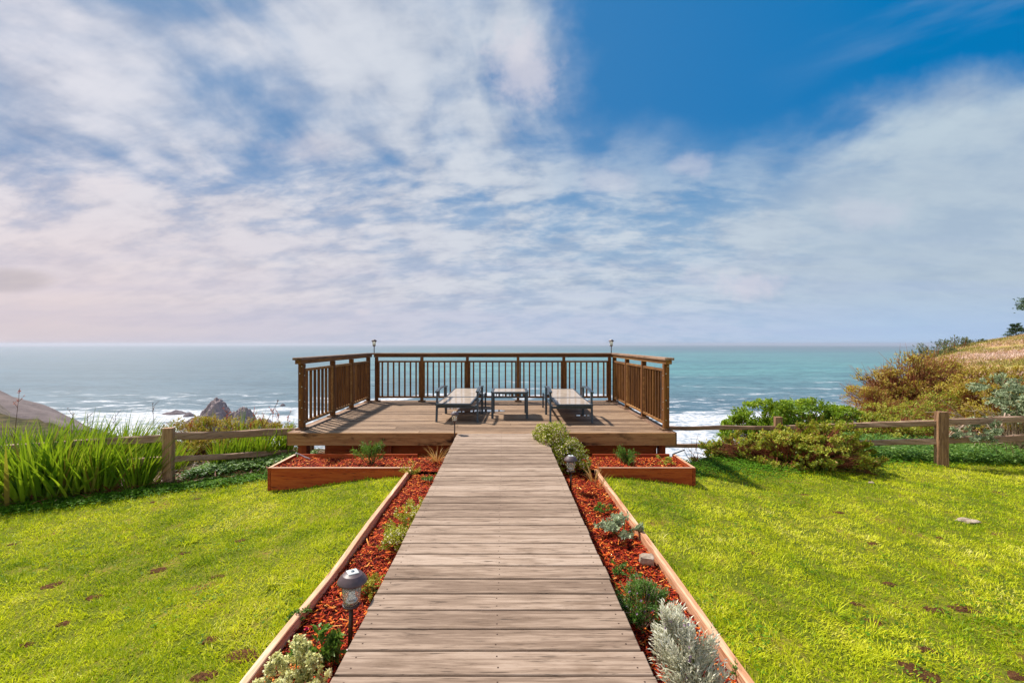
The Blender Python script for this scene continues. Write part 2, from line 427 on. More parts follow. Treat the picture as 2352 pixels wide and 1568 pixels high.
class MB:
    """collects boxes, tubes and lathes into one mesh with a random number per piece"""
    def __init__(s): s.v = []; s.f = []; s.r = []; s.mi = []; s.smooth = []
    def add(s, vs, fs, r=None, mi=0, smooth=False):
        b = len(s.v); r = R.random() if r is None else r
        s.v += [tuple(v) for v in vs]; s.r += [r] * len(vs)
        for f in fs: s.f.append(tuple(b + i for i in f)); s.mi.append(mi); s.smooth.append(smooth)
    def box(s, a, b, c=0.0, mi=0, r=None, top=None, mt=None):
        """box from corner a to corner b, c = chamfer; mt = matrix"""
        x0, y0, z0 = [min(p, q) for p, q in zip(a, b)]; x1, y1, z1 = [max(p, q) for p, q in zip(a, b)]
        if c <= 0:
            vs = [(x, y, z) for z in (z0, z1) for x, y in ((x0, y0), (x1, y0), (x1, y1), (x0, y1))]
            fs = [(3, 2, 1, 0), (4, 5, 6, 7), (0, 1, 5, 4), (1, 2, 6, 5), (2, 3, 7, 6), (3, 0, 4, 7)]
        else:
            c = min(c, (x1 - x0) * .45, (y1 - y0) * .45, (z1 - z0) * .45)
            bm = bmesh.new(); bmesh.ops.create_cube(bm, size=1)
            for v in bm.verts:
                v.co = Vector((x0 if v.co.x < 0 else x1, y0 if v.co.y < 0 else y1, z0 if v.co.z < 0 else z1))
            bmesh.ops.bevel(bm, geom=bm.edges[:], offset=c, segments=1, affect="EDGES")
            bm.verts.ensure_lookup_table(); bm.verts.index_update()
            vs = [v.co[:] for v in bm.verts]; fs = [[v.index for v in f.verts] for f in bm.faces]; bm.free()
        if mt is not None: vs = [(mt @ Vector(v))[:] for v in vs]
        s.add(vs, fs, r, mi)
    def beam(s, p, q, w, h, c=0.0, mi=0, seg=1, rough=0.0, r=None, up=(0, 0, 1)):
        """rectangular beam from p to q with optional irregular surface"""
        p, q = Vector(p), Vector(q); d = (q - p); L = d.length; d.normalize()
        side = d.cross(Vector(up))
        if side.length < 1e-4: side = Vector((1, 0, 0))
        side.normalize(); u = side.cross(d).normalized()
        cs = [(-.5, -.5), (.5, -.5), (.5, .5), (-.5, .5)]
        if c: k = c / max(w, 1e-6); k2 = c / max(h, 1e-6); cs = [(-.5 + k, -.5), (.5 - k, -.5), (.5, -.5 + k2), (.5, .5 - k2), (.5 - k, .5), (-.5 + k, .5), (-.5, .5 - k2), (-.5, -.5 + k2)]
        n = len(cs); vs = []; ph = R.random() * 50
        for i in range(seg + 1):
            tt = i / seg; o = p + d * L * tt
            bow = 0.0
            for j, (a, b) in enumerate(cs):
                rr = 0; r2 = 0
                if rough:
                    rr = mnoise.noise(Vector((tt * L * 3 + ph, j * 3.7, 0))) * rough
                    r2 = mnoise.noise(Vector((tt * L * 1.2 + ph, 9, 0))) * rough * 1.5
                vs.append(o + side * (a * w + rr * (1 if a > 0 else -1)) + u * (b * h + rr * (1 if b > 0 else -1) + r2))
        fs = [tuple(range(n))[::-1], tuple(seg * n + k for k in range(n))]
        for i in range(seg):
            for j in range(n):
                k = (j + 1) % n; fs.append((i * n + j, i * n + k, (i + 1) * n + k, (i + 1) * n + j))
        fs = [f[::-1] for f in fs]
        s.add(vs, fs, r, mi)
    def tube(s, pts, rad, n=6, mi=0, r=None, cap=True):
        pts = [Vector(p) for p in pts]
        if not isinstance(rad, (list, tuple)): rad = [rad] * len(pts)
        vs = []; prev = None
        for i, p in enumerate(pts):
            d = (pts[min(i + 1, len(pts) - 1)] - pts[max(i - 1, 0)]).normalized()
            a = Vector((0, 0, 1)) if abs(d.z) < .9 else Vector((1, 0, 0))
            x = d.cross(a).normalized()
            if prev is not None:
                x = (prev - d * prev.dot(d)).normalized()
            prev = x; y = d.cross(x)
            for k in range(n):
                an = 2 * math.pi * k / n; vs.append(p + (x * math.cos(an) + y * math.sin(an)) * rad[i])
        fs = []
        for i in range(len(pts) - 1):
            for k in range(n):
                j = (k + 1) % n; fs.append((i * n + k, i * n + j, (i + 1) * n + j, (i + 1) * n + k))
        if cap: fs += [tuple(range(n))[::-1], tuple((len(pts) - 1) * n + k for k in range(n))]
        s.add(vs, fs, r, mi, True)
    def lathe(s, prof, n=24, mi=0, at=(0, 0, 0), r=None, smooth=True, ripple=0.0):
        vs = []; ax, ay, az = at
        for (rr, z) in prof:
            for k in range(n):
                an = 2 * math.pi * k / n; q = rr * (1 + ripple * (k % 2))
                vs.append((ax + q * math.cos(an), ay + q * math.sin(an), az + z))
        fs = []
        for i in range(len(prof) - 1):
            for k in range(n):
                j = (k + 1) % n; fs.append((i * n + k, i * n + j, (i + 1) * n + j, (i + 1) * n + k))
        fs += [tuple(range(n))[::-1], tuple((len(prof) - 1) * n + k for k in range(n))]
        s.add(vs, fs, r, mi, smooth)
    def build(s, name, m, parent=None):
        me = bpy.data.meshes.new(name)
        me.from_pydata(s.v, [], s.f)
        at = me.attributes.new("rnd", "FLOAT", "POINT"); at.data.foreach_set("value", np.array(s.r, dtype=np.float32))
        me.polygons.foreach_set("material_index", s.mi); me.polygons.foreach_set("use_smooth", s.smooth)
        me.update()
        return link(name, me, parent, m)


def np_mesh(name, V, Fs, rnd, m, parent=None, smooth=False):
    """fast mesh from numpy: V (n,3), Fs list of (k, face size) int arrays"""
    me = bpy.data.meshes.new(name)
    V = np.ascontiguousarray(V, dtype=np.float32)
    me.vertices.add(len(V)); me.vertices.foreach_set("co", V.ravel())
    loops = np.concatenate([f.ravel() for f in Fs]).astype(np.int32)
    tot = np.concatenate([np.full(len(f), f.shape[1], dtype=np.int32) for f in Fs])
    st = np.concatenate([[0], np.cumsum(tot)[:-1]]).astype(np.int32)
    me.loops.add(len(loops)); me.loops.foreach_set("vertex_index", loops)
    me.polygons.add(len(tot)); me.polygons.foreach_set("loop_start", st); me.polygons.foreach_set("loop_total", tot)
    if smooth: me.polygons.foreach_set("use_smooth", np.ones(len(tot), dtype=bool))
    if rnd is not None:
        at = me.attributes.new("rnd", "FLOAT", "POINT"); at.data.foreach_set("value", rnd.astype(np.float32))
    me.update(calc_edges=True); me.validate()
    return link(name, me, parent, m)


def nrm(a): return a / np.maximum(np.linalg.norm(a, axis=1, keepdims=True), 1e-9)


def leaf_arrays(pos, d, n, L, W, rnd, fold=.25, curl=.0):
    """diamond leaves with a folded midrib"""
    d = nrm(d); side = nrm(np.cross(d, n)); n = nrm(np.cross(side, d)); L = L[:, None]; W = W[:, None]
    b = pos; tip = pos + d * L - n * L * curl; mid = pos + d * L * .5
    l = mid + side * W * .5 + n * W * fold; r_ = mid - side * W * .5 + n * W * fold
    V = np.stack([b, l, tip, r_], 1).reshape(-1, 3)
    i = np.arange(len(pos))[:, None] * 4
    T1 = np.concatenate([i + np.array([[0, 2, 1]]), i + np.array([[0, 3, 2]])])
    return V, T1, np.repeat(rnd, 4)


def ribbon_arrays(base, az, lean, L, W, droop, rnd, seg=4, flat=.0, tipw=.08):
    """long leaves: base points, azimuth, lean from vertical, droop adds lean with length"""
    n = len(base); Vs = []; p = base.copy()
    face = az + rng.uniform(-1.2, 1.2, n)
    sd = np.stack([-np.sin(face), np.cos(face), np.zeros(n)], 1)
    for k in range(seg + 1):
        tt = k / seg
        w = W * (1 - tt ** 2.2) * (.75 + .6 * min(1, tt * 3)) / 1.35 + W * tipw * tt * 0
        if k == seg:
            Vs.append(p)
        else:
            Vs.append(p - sd * w[:, None] * .5); Vs.append(p + sd * w[:, None] * .5)
            le = lean + droop * (tt + .5 / seg) ** 1.5
            st = np.stack([np.cos(az) * np.sin(le), np.sin(az) * np.sin(le), np.cos(le)], 1)
            p = p + st * (L / seg)[:, None]
    nv = 2 * seg + 1
    V = np.stack(Vs, 1).reshape(-1, 3); i = np.arange(n)[:, None] * nv
    Q = np.concatenate([i + np.array([[2 * k, 2 * k + 1, 2 * k + 3, 2 * k + 2]]) for k in range(seg - 1)]) if seg > 1 else np.zeros((0, 4), int)
    Tt = i + np.array([[2 * seg - 2, 2 * seg - 1, 2 * seg]])
    return V, Q, Tt, np.repeat(rnd, nv)


def smst(x): x = np.clip(x, 0, 1); return x * x * (3 - 2 * x)


# smooth 2-d value noise
_tab = np.random.default_rng(3).random((256, 256))
def vnoise(x, y, sc=1.0):
    x = np.asarray(x, float) * sc + 1000; y = np.asarray(y, float) * sc + 1000
    xi = np.floor(x).astype(int); yi = np.floor(y).astype(int); fx = x - xi; fy = y - yi
    fx = fx * fx * (3 - 2 * fx); fy = fy * fy * (3 - 2 * fy); g = lambda a, b: _tab[a & 255, b & 255]
    return (g(xi, yi) * (1 - fx) + g(xi + 1, yi) * fx) * (1 - fy) + (g(xi, yi + 1) * (1 - fx) + g(xi + 1, yi + 1) * fx) * fy


def fbm(x, y, sc, o=4):
    s = 0; a = .5
    for i in range(o): s = s + a * vnoise(x + i * 17.3, y - i * 9.1, sc * 2 ** i); a *= .5
    return s


# ------------------------------------------------------------------ ground
def edge_y(X):
    return np.interp(X, [-200, -30, -8, -3.3, 2.3, 2.9, 4.2, 6, 8.5, 46.5, 200], [150, 22, 9.6, 7.9, 7.2, 6.95, 8.2, 9.9, 10.6, 50, 120])


def gz(X, Y):
    X = np.asarray(X, float); Y = np.asarray(Y, float)
    a = np.abs(X + .05)
    z = -.40 - .17 * smst((a - 1.3) / 1.7)
    z = z - .045 * np.clip(-X - 3.0, 0, 8) - .045 * np.clip(X - 2.6, 0, 7)
    z = z + (fbm(X, Y, .9, 3) - .45) * .05 * smst((a - 1.4) / .8)
    u = X / np.maximum(Y, 1)
    zr = np.interp(u, [.80, .90, .945, .97, 1.03, 1.10, 1.184, 1.5, 2.2], [-6, -2.2, -.6, .25, 1.15, 1.75, 2.45, 5.5, 9.0])
    zr = zr + (fbm(X, Y, .12, 4) - .47) * 1.1
    t = smst((Y - 9) / 41.0) * 0 + np.clip((Y - 9.5) / 40.0, 0, 1)
    hill = z + (zr + .8) * t
    hill = hill - np.clip(Y - 52, 0, 400) * .35
    z = np.where((X > 6) & (Y > 9.5), hill, z)
    d = Y - edge_y(X)
    drop = np.where(d > 0, d * 1.0 + .5 * np.minimum(d, 1.5) ** 2 * .5, 0)
    z = z - drop + np.where(d > 1.5, (fbm(X, Y, .2, 4) - .47) * np.clip(d, 0, 8) * .4, 0)
    return np.maximum(z, SEA - 3)


def heightfield(name, xs, ys, fz, m, parent=None, smooth=True, keep=None):
    X, Y = np.meshgrid(xs, ys); Z = fz(X, Y)
    V = np.stack([X.ravel(), Y.ravel(), Z.ravel()], 1); nx = len(xs)
    i, j = np.meshgrid(np.arange(nx - 1), np.arange(len(ys) - 1)); a = (j * nx + i).ravel()
    Fq = np.stack([a, a + 1, a + nx + 1, a + nx], 1)
    if keep is not None: Fq = Fq[keep(V[Fq].mean(1))]
    return np_mesh(name, V, [Fq], None, m, parent, smooth)


xs = np.concatenate([np.arange(-220, -30, 6), np.arange(-30, -10, 1), np.arange(-10, 12, .12), np.arange(12, 70, .7), np.arange(70, 200, 5)])
ys = np.concatenate([np.arange(-60, 0, 4), np.arange(0, 13, .12), np.arange(13, 70, .7), np.arange(70, 200, 5)])
g = heightfield("ground", xs, ys, gz, M_ground)
tag(g, kind="structure")

# sea: one round sheet out to the horizon
def sea():
    rad = np.concatenate([[30], np.geomspace(60, 15000, 40)]); n = 128
    an = np.linspace(0, 2 * np.pi, n, endpoint=False)
    V = [(0, 0, SEA)]; V += [(r * math.cos(a), r * math.sin(a), SEA) for r in rad for a in an]
    T1 = np.array([[0, 1 + k, 1 + (k + 1) % n] for k in range(n)])
    Q = np.array([[1 + i * n + k, 1 + (i + 1) * n + k, 1 + (i + 1) * n + (k + 1) % n, 1 + i * n + (k + 1) % n] for i in range(len(rad) - 1) for k in range(n)])
    o = np_mesh("sea_water", np.array(V), [T1, Q], None, M_sea); tag(o, kind="structure")
sea()


# rocks in the surf, headland
def rock(name, label, peaks, res=1.0, m=M_rock, group=None, rough=.35):
    """peaks: (x, y, top, radius_x, radius_y, sharpness)"""
    x0 = min(p[0] - p[3] * 1.2 for p in peaks); x1 = max(p[0] + p[3] * 1.2 for p in peaks)
    y0 = min(p[1] - p[4] * 1.2 for p in peaks); y1 = max(p[1] + p[4] * 1.2 for p in peaks)
    def fz(X, Y):
        z = np.full(X.shape, SEA - 2.0)
        wx = (fbm(X, Y, .09, 4) - .47); wy = (fbm(X + 50, Y, .09, 4) - .47)
        for (px, py, top, rx, ry, sh) in peaks:
            q = np.sqrt(((X - px + wx * rx * .5) / rx) ** 2 + ((Y - py + wy * ry * .5) / ry) ** 2)
            h = (top - SEA + 2) * np.clip(1 - q ** sh, 0, 1)
            z = np.maximum(z, SEA - 2 + h)
        hh = z - SEA + 2
        rid = np.abs(fbm(X, Y, .16, 4) - .47) * 2 + np.abs(fbm(X + 9, Y, .5, 3) - .44) * .7
        return z - rid * rough * np.clip(hh, 0, 14)
    o = heightfield(name, np.arange(x0, x1, res), np.arange(y0, y1, res), fz, m, None, False, lambda c: c[:, 2] > SEA - 1.9)
    return tag(o, label, "rock", group)


def pk(px, py, Y, rxpx, ry, sh):
    v = PY(px, py, Y); return (v.x, v.y, v.z + 1.5, rxpx * Y / 1000., ry, sh)


rock("sea_stack", "tall pointed grey rock with a lower shoulder standing in the white surf",
     [pk(497, 914, 312, 60, 17, 1.35), pk(530, 948, 311, 30, 12, 2.5), pk(558, 938, 309, 32, 12, 2.6), pk(600, 958, 306, 36, 11, 1.6), pk(455, 957, 314, 42, 12, 1.5)], .4, rough=.6)
rock("surf_rock", "low dark rock in the surf left of the pointed rock", [pk(405, 944, 372, 30, 8, 1.6), pk(385, 949, 372, 20, 6, 1.6)], .6, M_rock_wet, "dark rocks in the surf")
rock("surf_rock", "small dark rock close beside the pointed rock's left foot", [pk(433, 947, 360, 17, 6, 1.4)], .6, M_rock_wet, "dark rocks in the surf")
rock("surf_rock", "tiny dark rock awash in foam just left of the deck railing", [pk(650, 929, 420, 9, 5, 1.5)], .6, M_rock_wet, "dark rocks in the surf")
rock("surf_rock", "low wet rock in white water right of the deck and behind the fence", [pk(1640, 1030, 245, 18, 5, 1.4)], .5, M_rock_wet, "dark rocks in the surf")


def headland_z(X, Y):
    prof = np.interp(X, [-420, -300, -252, -234, -226, -216, -205, -190, -165, -140, -120], [17, -2, -19, -25.5, -27.5, -31.5, -36.0, -40.5, -48.5, -57, -67])
    d = np.abs(Y - 200 - (fbm(X, Y, .03, 2) - .4) * 12)
    z = prof - (d / 40.0) ** 1.6 * 22 + (fbm(X, Y, .05, 5) - .47) * 7
    return np.maximum(z, SEA - 3)


h_ = heightfield("headland", np.arange(-420, -118, 2.0), np.arange(110, 290, 2.0), headland_z, M_headland, None, True, lambda c: c[:, 2] > SEA - 2.5)
tag(h_, kind="structure")

# ------------------------------------------------------------------ walkway
WALK_L = lambda y: -.712 - .006 * y
WALK_R = lambda y: .628 - .016 * y
WZ = lambda y: -.085 + .013 * y
walk = empty("boardwalk", (0, 3, -.1)); tag(walk, "weathered wooden walkway leading straight from the camera to the deck", "walkway")
b = MB(); y = 1.0; PITCH = .1452
y = 1000 * 1.31 / (992 - 789) - PITCH * 40
while y < 6.41 - .02:
    j = R.uniform(-.004, .004); jr = R.uniform(-.006, .006)
    y1 = min(y + PITCH - .0075, 6.412)
    r = R.random()
    dz = R.uniform(-.0015, .0015)
    vs = []
    for (yy, e) in ((y, 0), (y1, 0)):
        pass
    xl, xr = WALK_L(y) + j, WALK_R(y) + jr
    b.box((xl, y, WZ(y) - .036 + dz), (xr, y1, WZ(y) + dz), .0035, r=r)
    for fx in (xl + .055, (xl + xr) / 2 + .01, xr - .055):
        for fy in (y + .035, y1 - .035):
            qx, qy = fx + R.uniform(-.006, .006), fy + R.uniform(-.005, .005)
            b.box((qx - .0035, qy - .0035, WZ(y) + dz - .002), (qx + .0035, qy + .0035, WZ(y) + dz + .0006), 0, 1)
    y += PITCH
o = b.build("decking", [M_walk, M_stake], walk); o.location = (0, -3, .1)
b = MB()
for xo in (.035, ):
    b.beam((WALK_L(1.0) + .03, .7, WZ(.7) - .11), (WALK_L(6.4) + .03, 6.40, WZ(6.4) - .11), .04, .14)
o = b.build("side_beam", M_red_y, walk); o.location = (0, -3, .1)
b = MB()
b.beam((WALK_R(1.0) - .03, .7, WZ(.7) - .11), (WALK_R(6.4) - .03, 6.40, WZ(6.4) - .11), .04, .14)
o = b.build("side_beam", M_red_y, walk); o.location = (0, -3, .1)
for yy in (1.5, 3.2, 4.9, 6.2):
    for f_, s_ in ((WALK_L, .11), (WALK_R, -.11)):
        b = MB(); b.box((f_(yy) + s_ - .045, yy - .045, -.6), (f_(yy) + s_ + .045, yy + .045, WZ(yy) - .04))
        o = b.build("support_post", M_red_z, walk); o.location = (0, -3, .1)

# ------------------------------------------------------------------ deck
DX0, DX1, DY0, DY1 = -3.235, 2.445, 6.42, 10.02
deck = empty("viewing_deck", (-.4, 8.2, -.5)); tag(deck, "raised weathered wooden deck at the end of the walkway overlooking the sea", "deck")
def dk(o): o.location = (.4, -8.2, .5); return o
b = MB(); y = DY0 + .002
while y < DY1 - .03:
    y1 = min(y + .1402, DY1)
    cut = [DX0 + .14, DX1 - .14]
    k = R.uniform(-1.8, 1.2)
    segs = [(cut[0] + .003, k - .0015), (k + .0015, cut[1] - .003)] if R.random() < .6 else [(cut[0] + .003, cut[1] - .003)]
    for (xa, xb) in segs: b.box((xa, y, -.036 + R.uniform(-.001, .001)), (xb, y1, R.uniform(-.001, .001)), .003)
    y += .1455
dk(b.build("decking", M_deck, deck))
for xa in (DX0, DX1 - .137):
    b = MB(); b.box((xa, DY0 + .002, -.035), (xa + .137, DY1, .004), .003); dk(b.build("border_board", M_caprail_y, deck))
b = MB(); b.box((DX0 - .004, DY0 - .04, -.183), (DX1 + .004, DY0 - .002, .0), .004); dk(b.build("fascia", M_fascia, deck))
b = MB(); b.box((DX0 - .004, DY1 + .002, -.183), (DX1 + .004, DY1 + .04, .0), .004); dk(b.build("fascia", M_fascia, deck))
for xa, xb in ((DX0 - .038, DX0 - .003), (DX1 + .003, DX1 + .038)):
    b = MB(); b.box((xa, DY0 - .002, -.183), (xb, DY1 + .002, .001), .004); dk(b.build("fascia", M_fascia_y, deck))
# skirt boards and posts under the front edge
for xa, xb in ((-2.78, -.86), (.66, 2.24)):
    for za, zb in ((-.36, -.185), (-.56, -.365)):
        b = MB(); b.box((xa, DY0 + .17, za), (xb, DY0 + .205, zb)); dk(b.build("skirt_board", M_red_x, deck))
for xx, yy, w in ((-3.07, DY0 + .12, .13), (-1.78, DY0 + .11, .06), (2.30, DY0 + .14, .10), (1.02, DY0 + .11, .06), (-3.0, 9.7, .13), (-.4, 9.7, .13), (2.3, 9.7, .13), (-.4, 8.2, .13)):
    b = MB(); zb = float(gz(xx, yy)) - .4
    b.box((xx - w / 2, yy - w / 2, zb), (xx + w / 2, yy + w / 2, -.186), .005); dk(b.build("support_post", M_red_z, deck))
for k in range(13):
    b = MB(); b.box((DX0 + .1 + k * .448, DY0 + .21, -.18), (DX0 + .14 + k * .448, DY1 - .01, -.037)); dk(b.build("joist", M_red_y, deck))


# ------------------------------------------------------------------ railings
def post_mesh(w=.085):
    b = MB(); b.box((-w / 2, -w / 2, .035), (w / 2, w / 2, 1.0), .005); return b


def railing(name, label, p0, stations, axis, end_ext, mats, gapside):
    """a railing along an axis: stations = post positions along it; the two corner posts included"""
    root = empty(name, (p0[0], p0[1], 0)); tag(root, label, "railing", "wooden railings around the deck")
    ux = Vector((1, 0, 0)) if axis == 0 else Vector((0, 1, 0)); uy = Vector((0, 1, 0)) if axis == 0 else Vector((1, 0, 0))
    def bx(b, s0, s1, t0, t1, z0, z1, c=.004, r=None):
        a = ux * s0 + uy * t0; q = ux * s1 + uy * t1
        b.box((a.x, a.y, z0), (q.x, q.y, z1), c, r=r)
    m_long, m_cap = mats
    for i, s in enumerate(stations):
        w = (.085 if (i == 0 and axis == 1) else .062)
        b = MB(); bx(b, s - w / 2, s + w / 2, -.04, .04, .03, 1.0); po = b.build("post", M_rail_z, root)
        b = MB(); bx(b, s - .075, s + .075, -.075, .075, .005, .03); b.build("foot_plate", M_fascia_y, po)
        if i == 0 and axis == 1:
            for k, z in enumerate((.12, .3, .42, .62, .82, .93)):
                b = MB(); bx(b, s - .012 + .02 * (k % 2), s + .002 + .02 * (k % 2), -.046, .046, z, z + .014, .001); b.build("bolt", M_screw, po)
                b = MB(); bx(b, s - .046, s - .0405, -.02 + .03 * (k % 2), -.006 + .03 * (k % 2), z + .03, z + .044, .001); b.build("bolt", M_screw, po)
    L0, L1 = stations[0] - end_ext[0], stations[-1] + end_ext[1]
    b = MB(); bx(b, L0, L1, -.07, .07, 1.062, 1.10, .005); b.build("top_rail", m_cap, root)
    b = MB(); bx(b, L0 + .03, L1 - .0, -.045, .045, 1.003, 1.06, .004); b.build("sub_rail", m_long, root)
    for a, c_ in zip(stations[:-1], stations[1:]):
        b = MB(); s0, s1 = a + .033, c_ - .033
        if a == stations[0] and axis == 1: s0 = a + .047
        bx(b, s0, s1, -.03, .03, .885, .925); bx(b, s0, s1, -.03, .03, .085, .125)
        bx(b, s0 + .001, s0 + .034, -.028, .028, .127, .883); bx(b, s1 - .034, s1 - .001, -.028, .028, .127, .883)
        pn = b.build("panel_frame", m_long, root)
        n = 7 if axis == 0 and (c_ - a) > 1.0 else 7
        for k in range(n):
            s = s0 + .034 + (s1 - s0 - .068) * (k + .5 + .0) / n + (.0)
            b = MB(); bx(b, s - .016, s + .016, -.018, .018, .127, .883, .002); b.build("baluster", M_rail_z, pn)
    return root


railing("deck_railing", "far deck railing facing the sea, longest of the three, with five panels",
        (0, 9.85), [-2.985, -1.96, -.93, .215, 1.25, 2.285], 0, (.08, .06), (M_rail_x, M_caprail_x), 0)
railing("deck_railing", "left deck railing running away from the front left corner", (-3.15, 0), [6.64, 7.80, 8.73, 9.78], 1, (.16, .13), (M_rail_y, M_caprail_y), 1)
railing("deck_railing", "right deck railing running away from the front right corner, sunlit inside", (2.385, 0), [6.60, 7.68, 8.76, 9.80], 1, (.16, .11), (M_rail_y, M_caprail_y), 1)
# small cable ties between corner posts
for x_, lab in ((-3.07, "%s thin metal rod bridging the far left railing corner gap"), (2.335, "%s thin metal rod bridging the far right railing corner gap")):
    for z, q in ((.35, "lower"), (.72, "upper")):
        b = MB(); b.tube([(x_ - .075, 9.83, z), (x_ + .07, 9.85, z)], .004, 6)
        o = b.build("corner_rod", M_metal); tag(o, lab % q, "rod", "rods in the railing corners")


# ------------------------------------------------------------------ planters and edging
def planter(name, label, x0, x1, y0, y1, ztop, zb, open_side):
    root = empty(name, ((x0 + x1) / 2, (y0 + y1) / 2, zb)); tag(root, label, "planter box", "low red planter boxes before the deck")
    off = Vector((-(x0 + x1) / 2, -(y0 + y1) / 2, -zb))
    def bd(nm, m, a, c, ch=.004):
        b = MB(); b.box(a, c, ch); o = b.build(nm, m, root); o.location = off; return o
    t_ = .042
    mid = ztop - .148
    f = bd("front_board", M_red_x, (x0 + .001, y0, zb), (x1 - .001, y0 + t_, ztop))
    b = MB(); b.box((x0 + .003, y0 + .0015, ztop + .0005), (x1 - .003, y0 + t_ - .0015, ztop + .004), .001); o = b.build("top_edge", M_cap_x, f)
    bd("back_board", M_red_x, (x0 + .05, y1 - t_, ztop - .14), (x1 - .05, y1, ztop + .012))
    if open_side > 0:   # outer end on the left
        bd("end_board", M_red_y, (x0 - .04, y0 - .002, zb - .03), (x0, y1 + .002, ztop + .002))
        b = MB(); b.box((x0 - .038, y0, ztop + .0025), (x0 - .002, y1, ztop + .006), .001); o = b.build("top_edge", M_edge, root); o.location = off
    else:
        bd("end_board", M_red_y, (x1, y0 - .002, zb - .03), (x1 + .04, y1 + .002, ztop + .002))
        b = MB(); b.box((x1 + .002, y0, ztop + .0025), (x1 + .038, y1, ztop + .006), .001); o = b.build("top_edge", M_edge, root); o.location = off
    return root


PT = -.285
planter("planter_box", "left red wooden planter filled with bark before the deck", -3.05, -1.255, 5.58, 6.28, PT, -.60, 1)
planter("planter_box", "right red wooden planter filled with bark before the deck", 1.155, 2.36, 5.58, 6.28, PT, -.60, -1)


def edging(label, xa, xb, y0, y1, lean):
    b = MB(); ztop = -.302
    n = 26
    pts = [y0 + (y1 - y0) * i / n for i in range(n + 1)]
    vs = []
    for yy in pts:
        x = xa + (xb - xa) * (yy - y0) / (y1 - y0) + mnoise.noise(Vector((yy * .8, xa * 3, 0))) * .018
        zt = ztop + mnoise.noise(Vector((yy * 1.1, xa * 7, 3))) * .008
        w = .021
        c = .004
        vs += [(x - w, yy, -.60), (x + w, yy, -.60), (x + w, yy, zt - c), (x + w - c, yy, zt), (x - w + c, yy, zt), (x - w, yy, zt - c)]
    fs = [(5, 4, 3, 2, 1, 0), tuple(n * 6 + k for k in range(6))]
    for i in range(n):
        for k in range(6):
            q = (k + 1) % 6; fs.append((i * 6 + k, i * 6 + q, (i + 1) * 6 + q, (i + 1) * 6 + k))
    b.add(vs, [f[::-1] for f in fs], .3)
    o = b.build("edging_board", M_edge); tag(o, label, "garden edging", "timber edging boards beside the walkway"); return o


edging("pale timber edging board between the left lawn and the bark bed", -1.262, -1.262, .8, 5.577, 0)
edging("pale timber edging board between the right lawn and the bark bed", 1.180, 1.122, .8, 5.577, 0)


# ------------------------------------------------------------------ mulch
def bedz(x, y, base):
    return base + (fbm(x, y, 3.0, 3) - .44) * .05


def mulch(name, label, rects, m=M_mulch):
    """rects: x0,x1,y0,y1,base,density"""
    P_, D_, N_, L_, W_, r_ = [], [], [], [], [], []
    Vb, Fb = [], []
    for (x0, x1, y0, y1, base, dens) in rects:
        n = int((x1 - x0) * (y1 - y0) * dens)
        x = rng.uniform(x0, x1, n); yy = rng.uniform(y0, y1, n); z = bedz(x, yy, base) + rng.uniform(-.004, .016, n)
        P_.append(np.stack([x, yy, z], 1))
        az = rng.uniform(0, 2 * np.pi, n); tl = rng.normal(0, .28, n)
        D_.append(np.stack([np.cos(az) * np.cos(tl), np.sin(az) * np.cos(tl), np.sin(tl)], 1))
        N_.append(np.stack([rng.normal(0, .45, n), rng.normal(0, .45, n), np.ones(n)], 1))
        L_.append(np.clip(rng.lognormal(-3.6, .5, n), .010, .09)); W_.append(np.clip(rng.lognormal(-4.75, .35, n), .004, .02))
        r_.append(rng.beta(1.5, 1.9, n))
    pos = np.concatenate(P_); d = nrm(np.concatenate(D_)); nn = nrm(np.concatenate(N_)); L = np.concatenate(L_)[:, None]; W = np.concatenate(W_)[:, None]
    s = nrm(np.cross(d, nn)); nn = np.cross(s, d); th = W * .28; c = pos
    jit = rng.uniform(.4, 1.0, (len(c), 2))
    V = np.stack([c - d * L * .5 - s * W * .5 * jit[:, :1], c + d * L * .5 - s * W * .3, c + d * L * .5 + s * W * .5 * jit[:, 1:], c - d * L * .5 + s * W * .4,
                  c - d * L * .45 - s * W * .4 * jit[:, :1] + nn * th, c + d * L * .42 - s * W * .25 + nn * th, c + d * L * .45 + s * W * .4 * jit[:, 1:] + nn * th, c - d * L * .42 + s * W * .3 + nn * th], 1).reshape(-1, 3)
    i = np.arange(len(c))[:, None] * 8
    Q = np.concatenate([i + np.array([q]) for q in ([4, 5, 6, 7], [0, 1, 5, 4], [1, 2, 6, 5], [2, 3, 7, 6], [3, 0, 4, 7])])
    # soil sheet beneath
    base = len(V); Vs = [V]; Qs = [Q]; rr = [np.repeat(np.concatenate(r_), 8)]
    o = np_mesh(name, V, [Q], rr[0], m)
    tag(o, label, "bark mulch", None, "stuff")
    return o


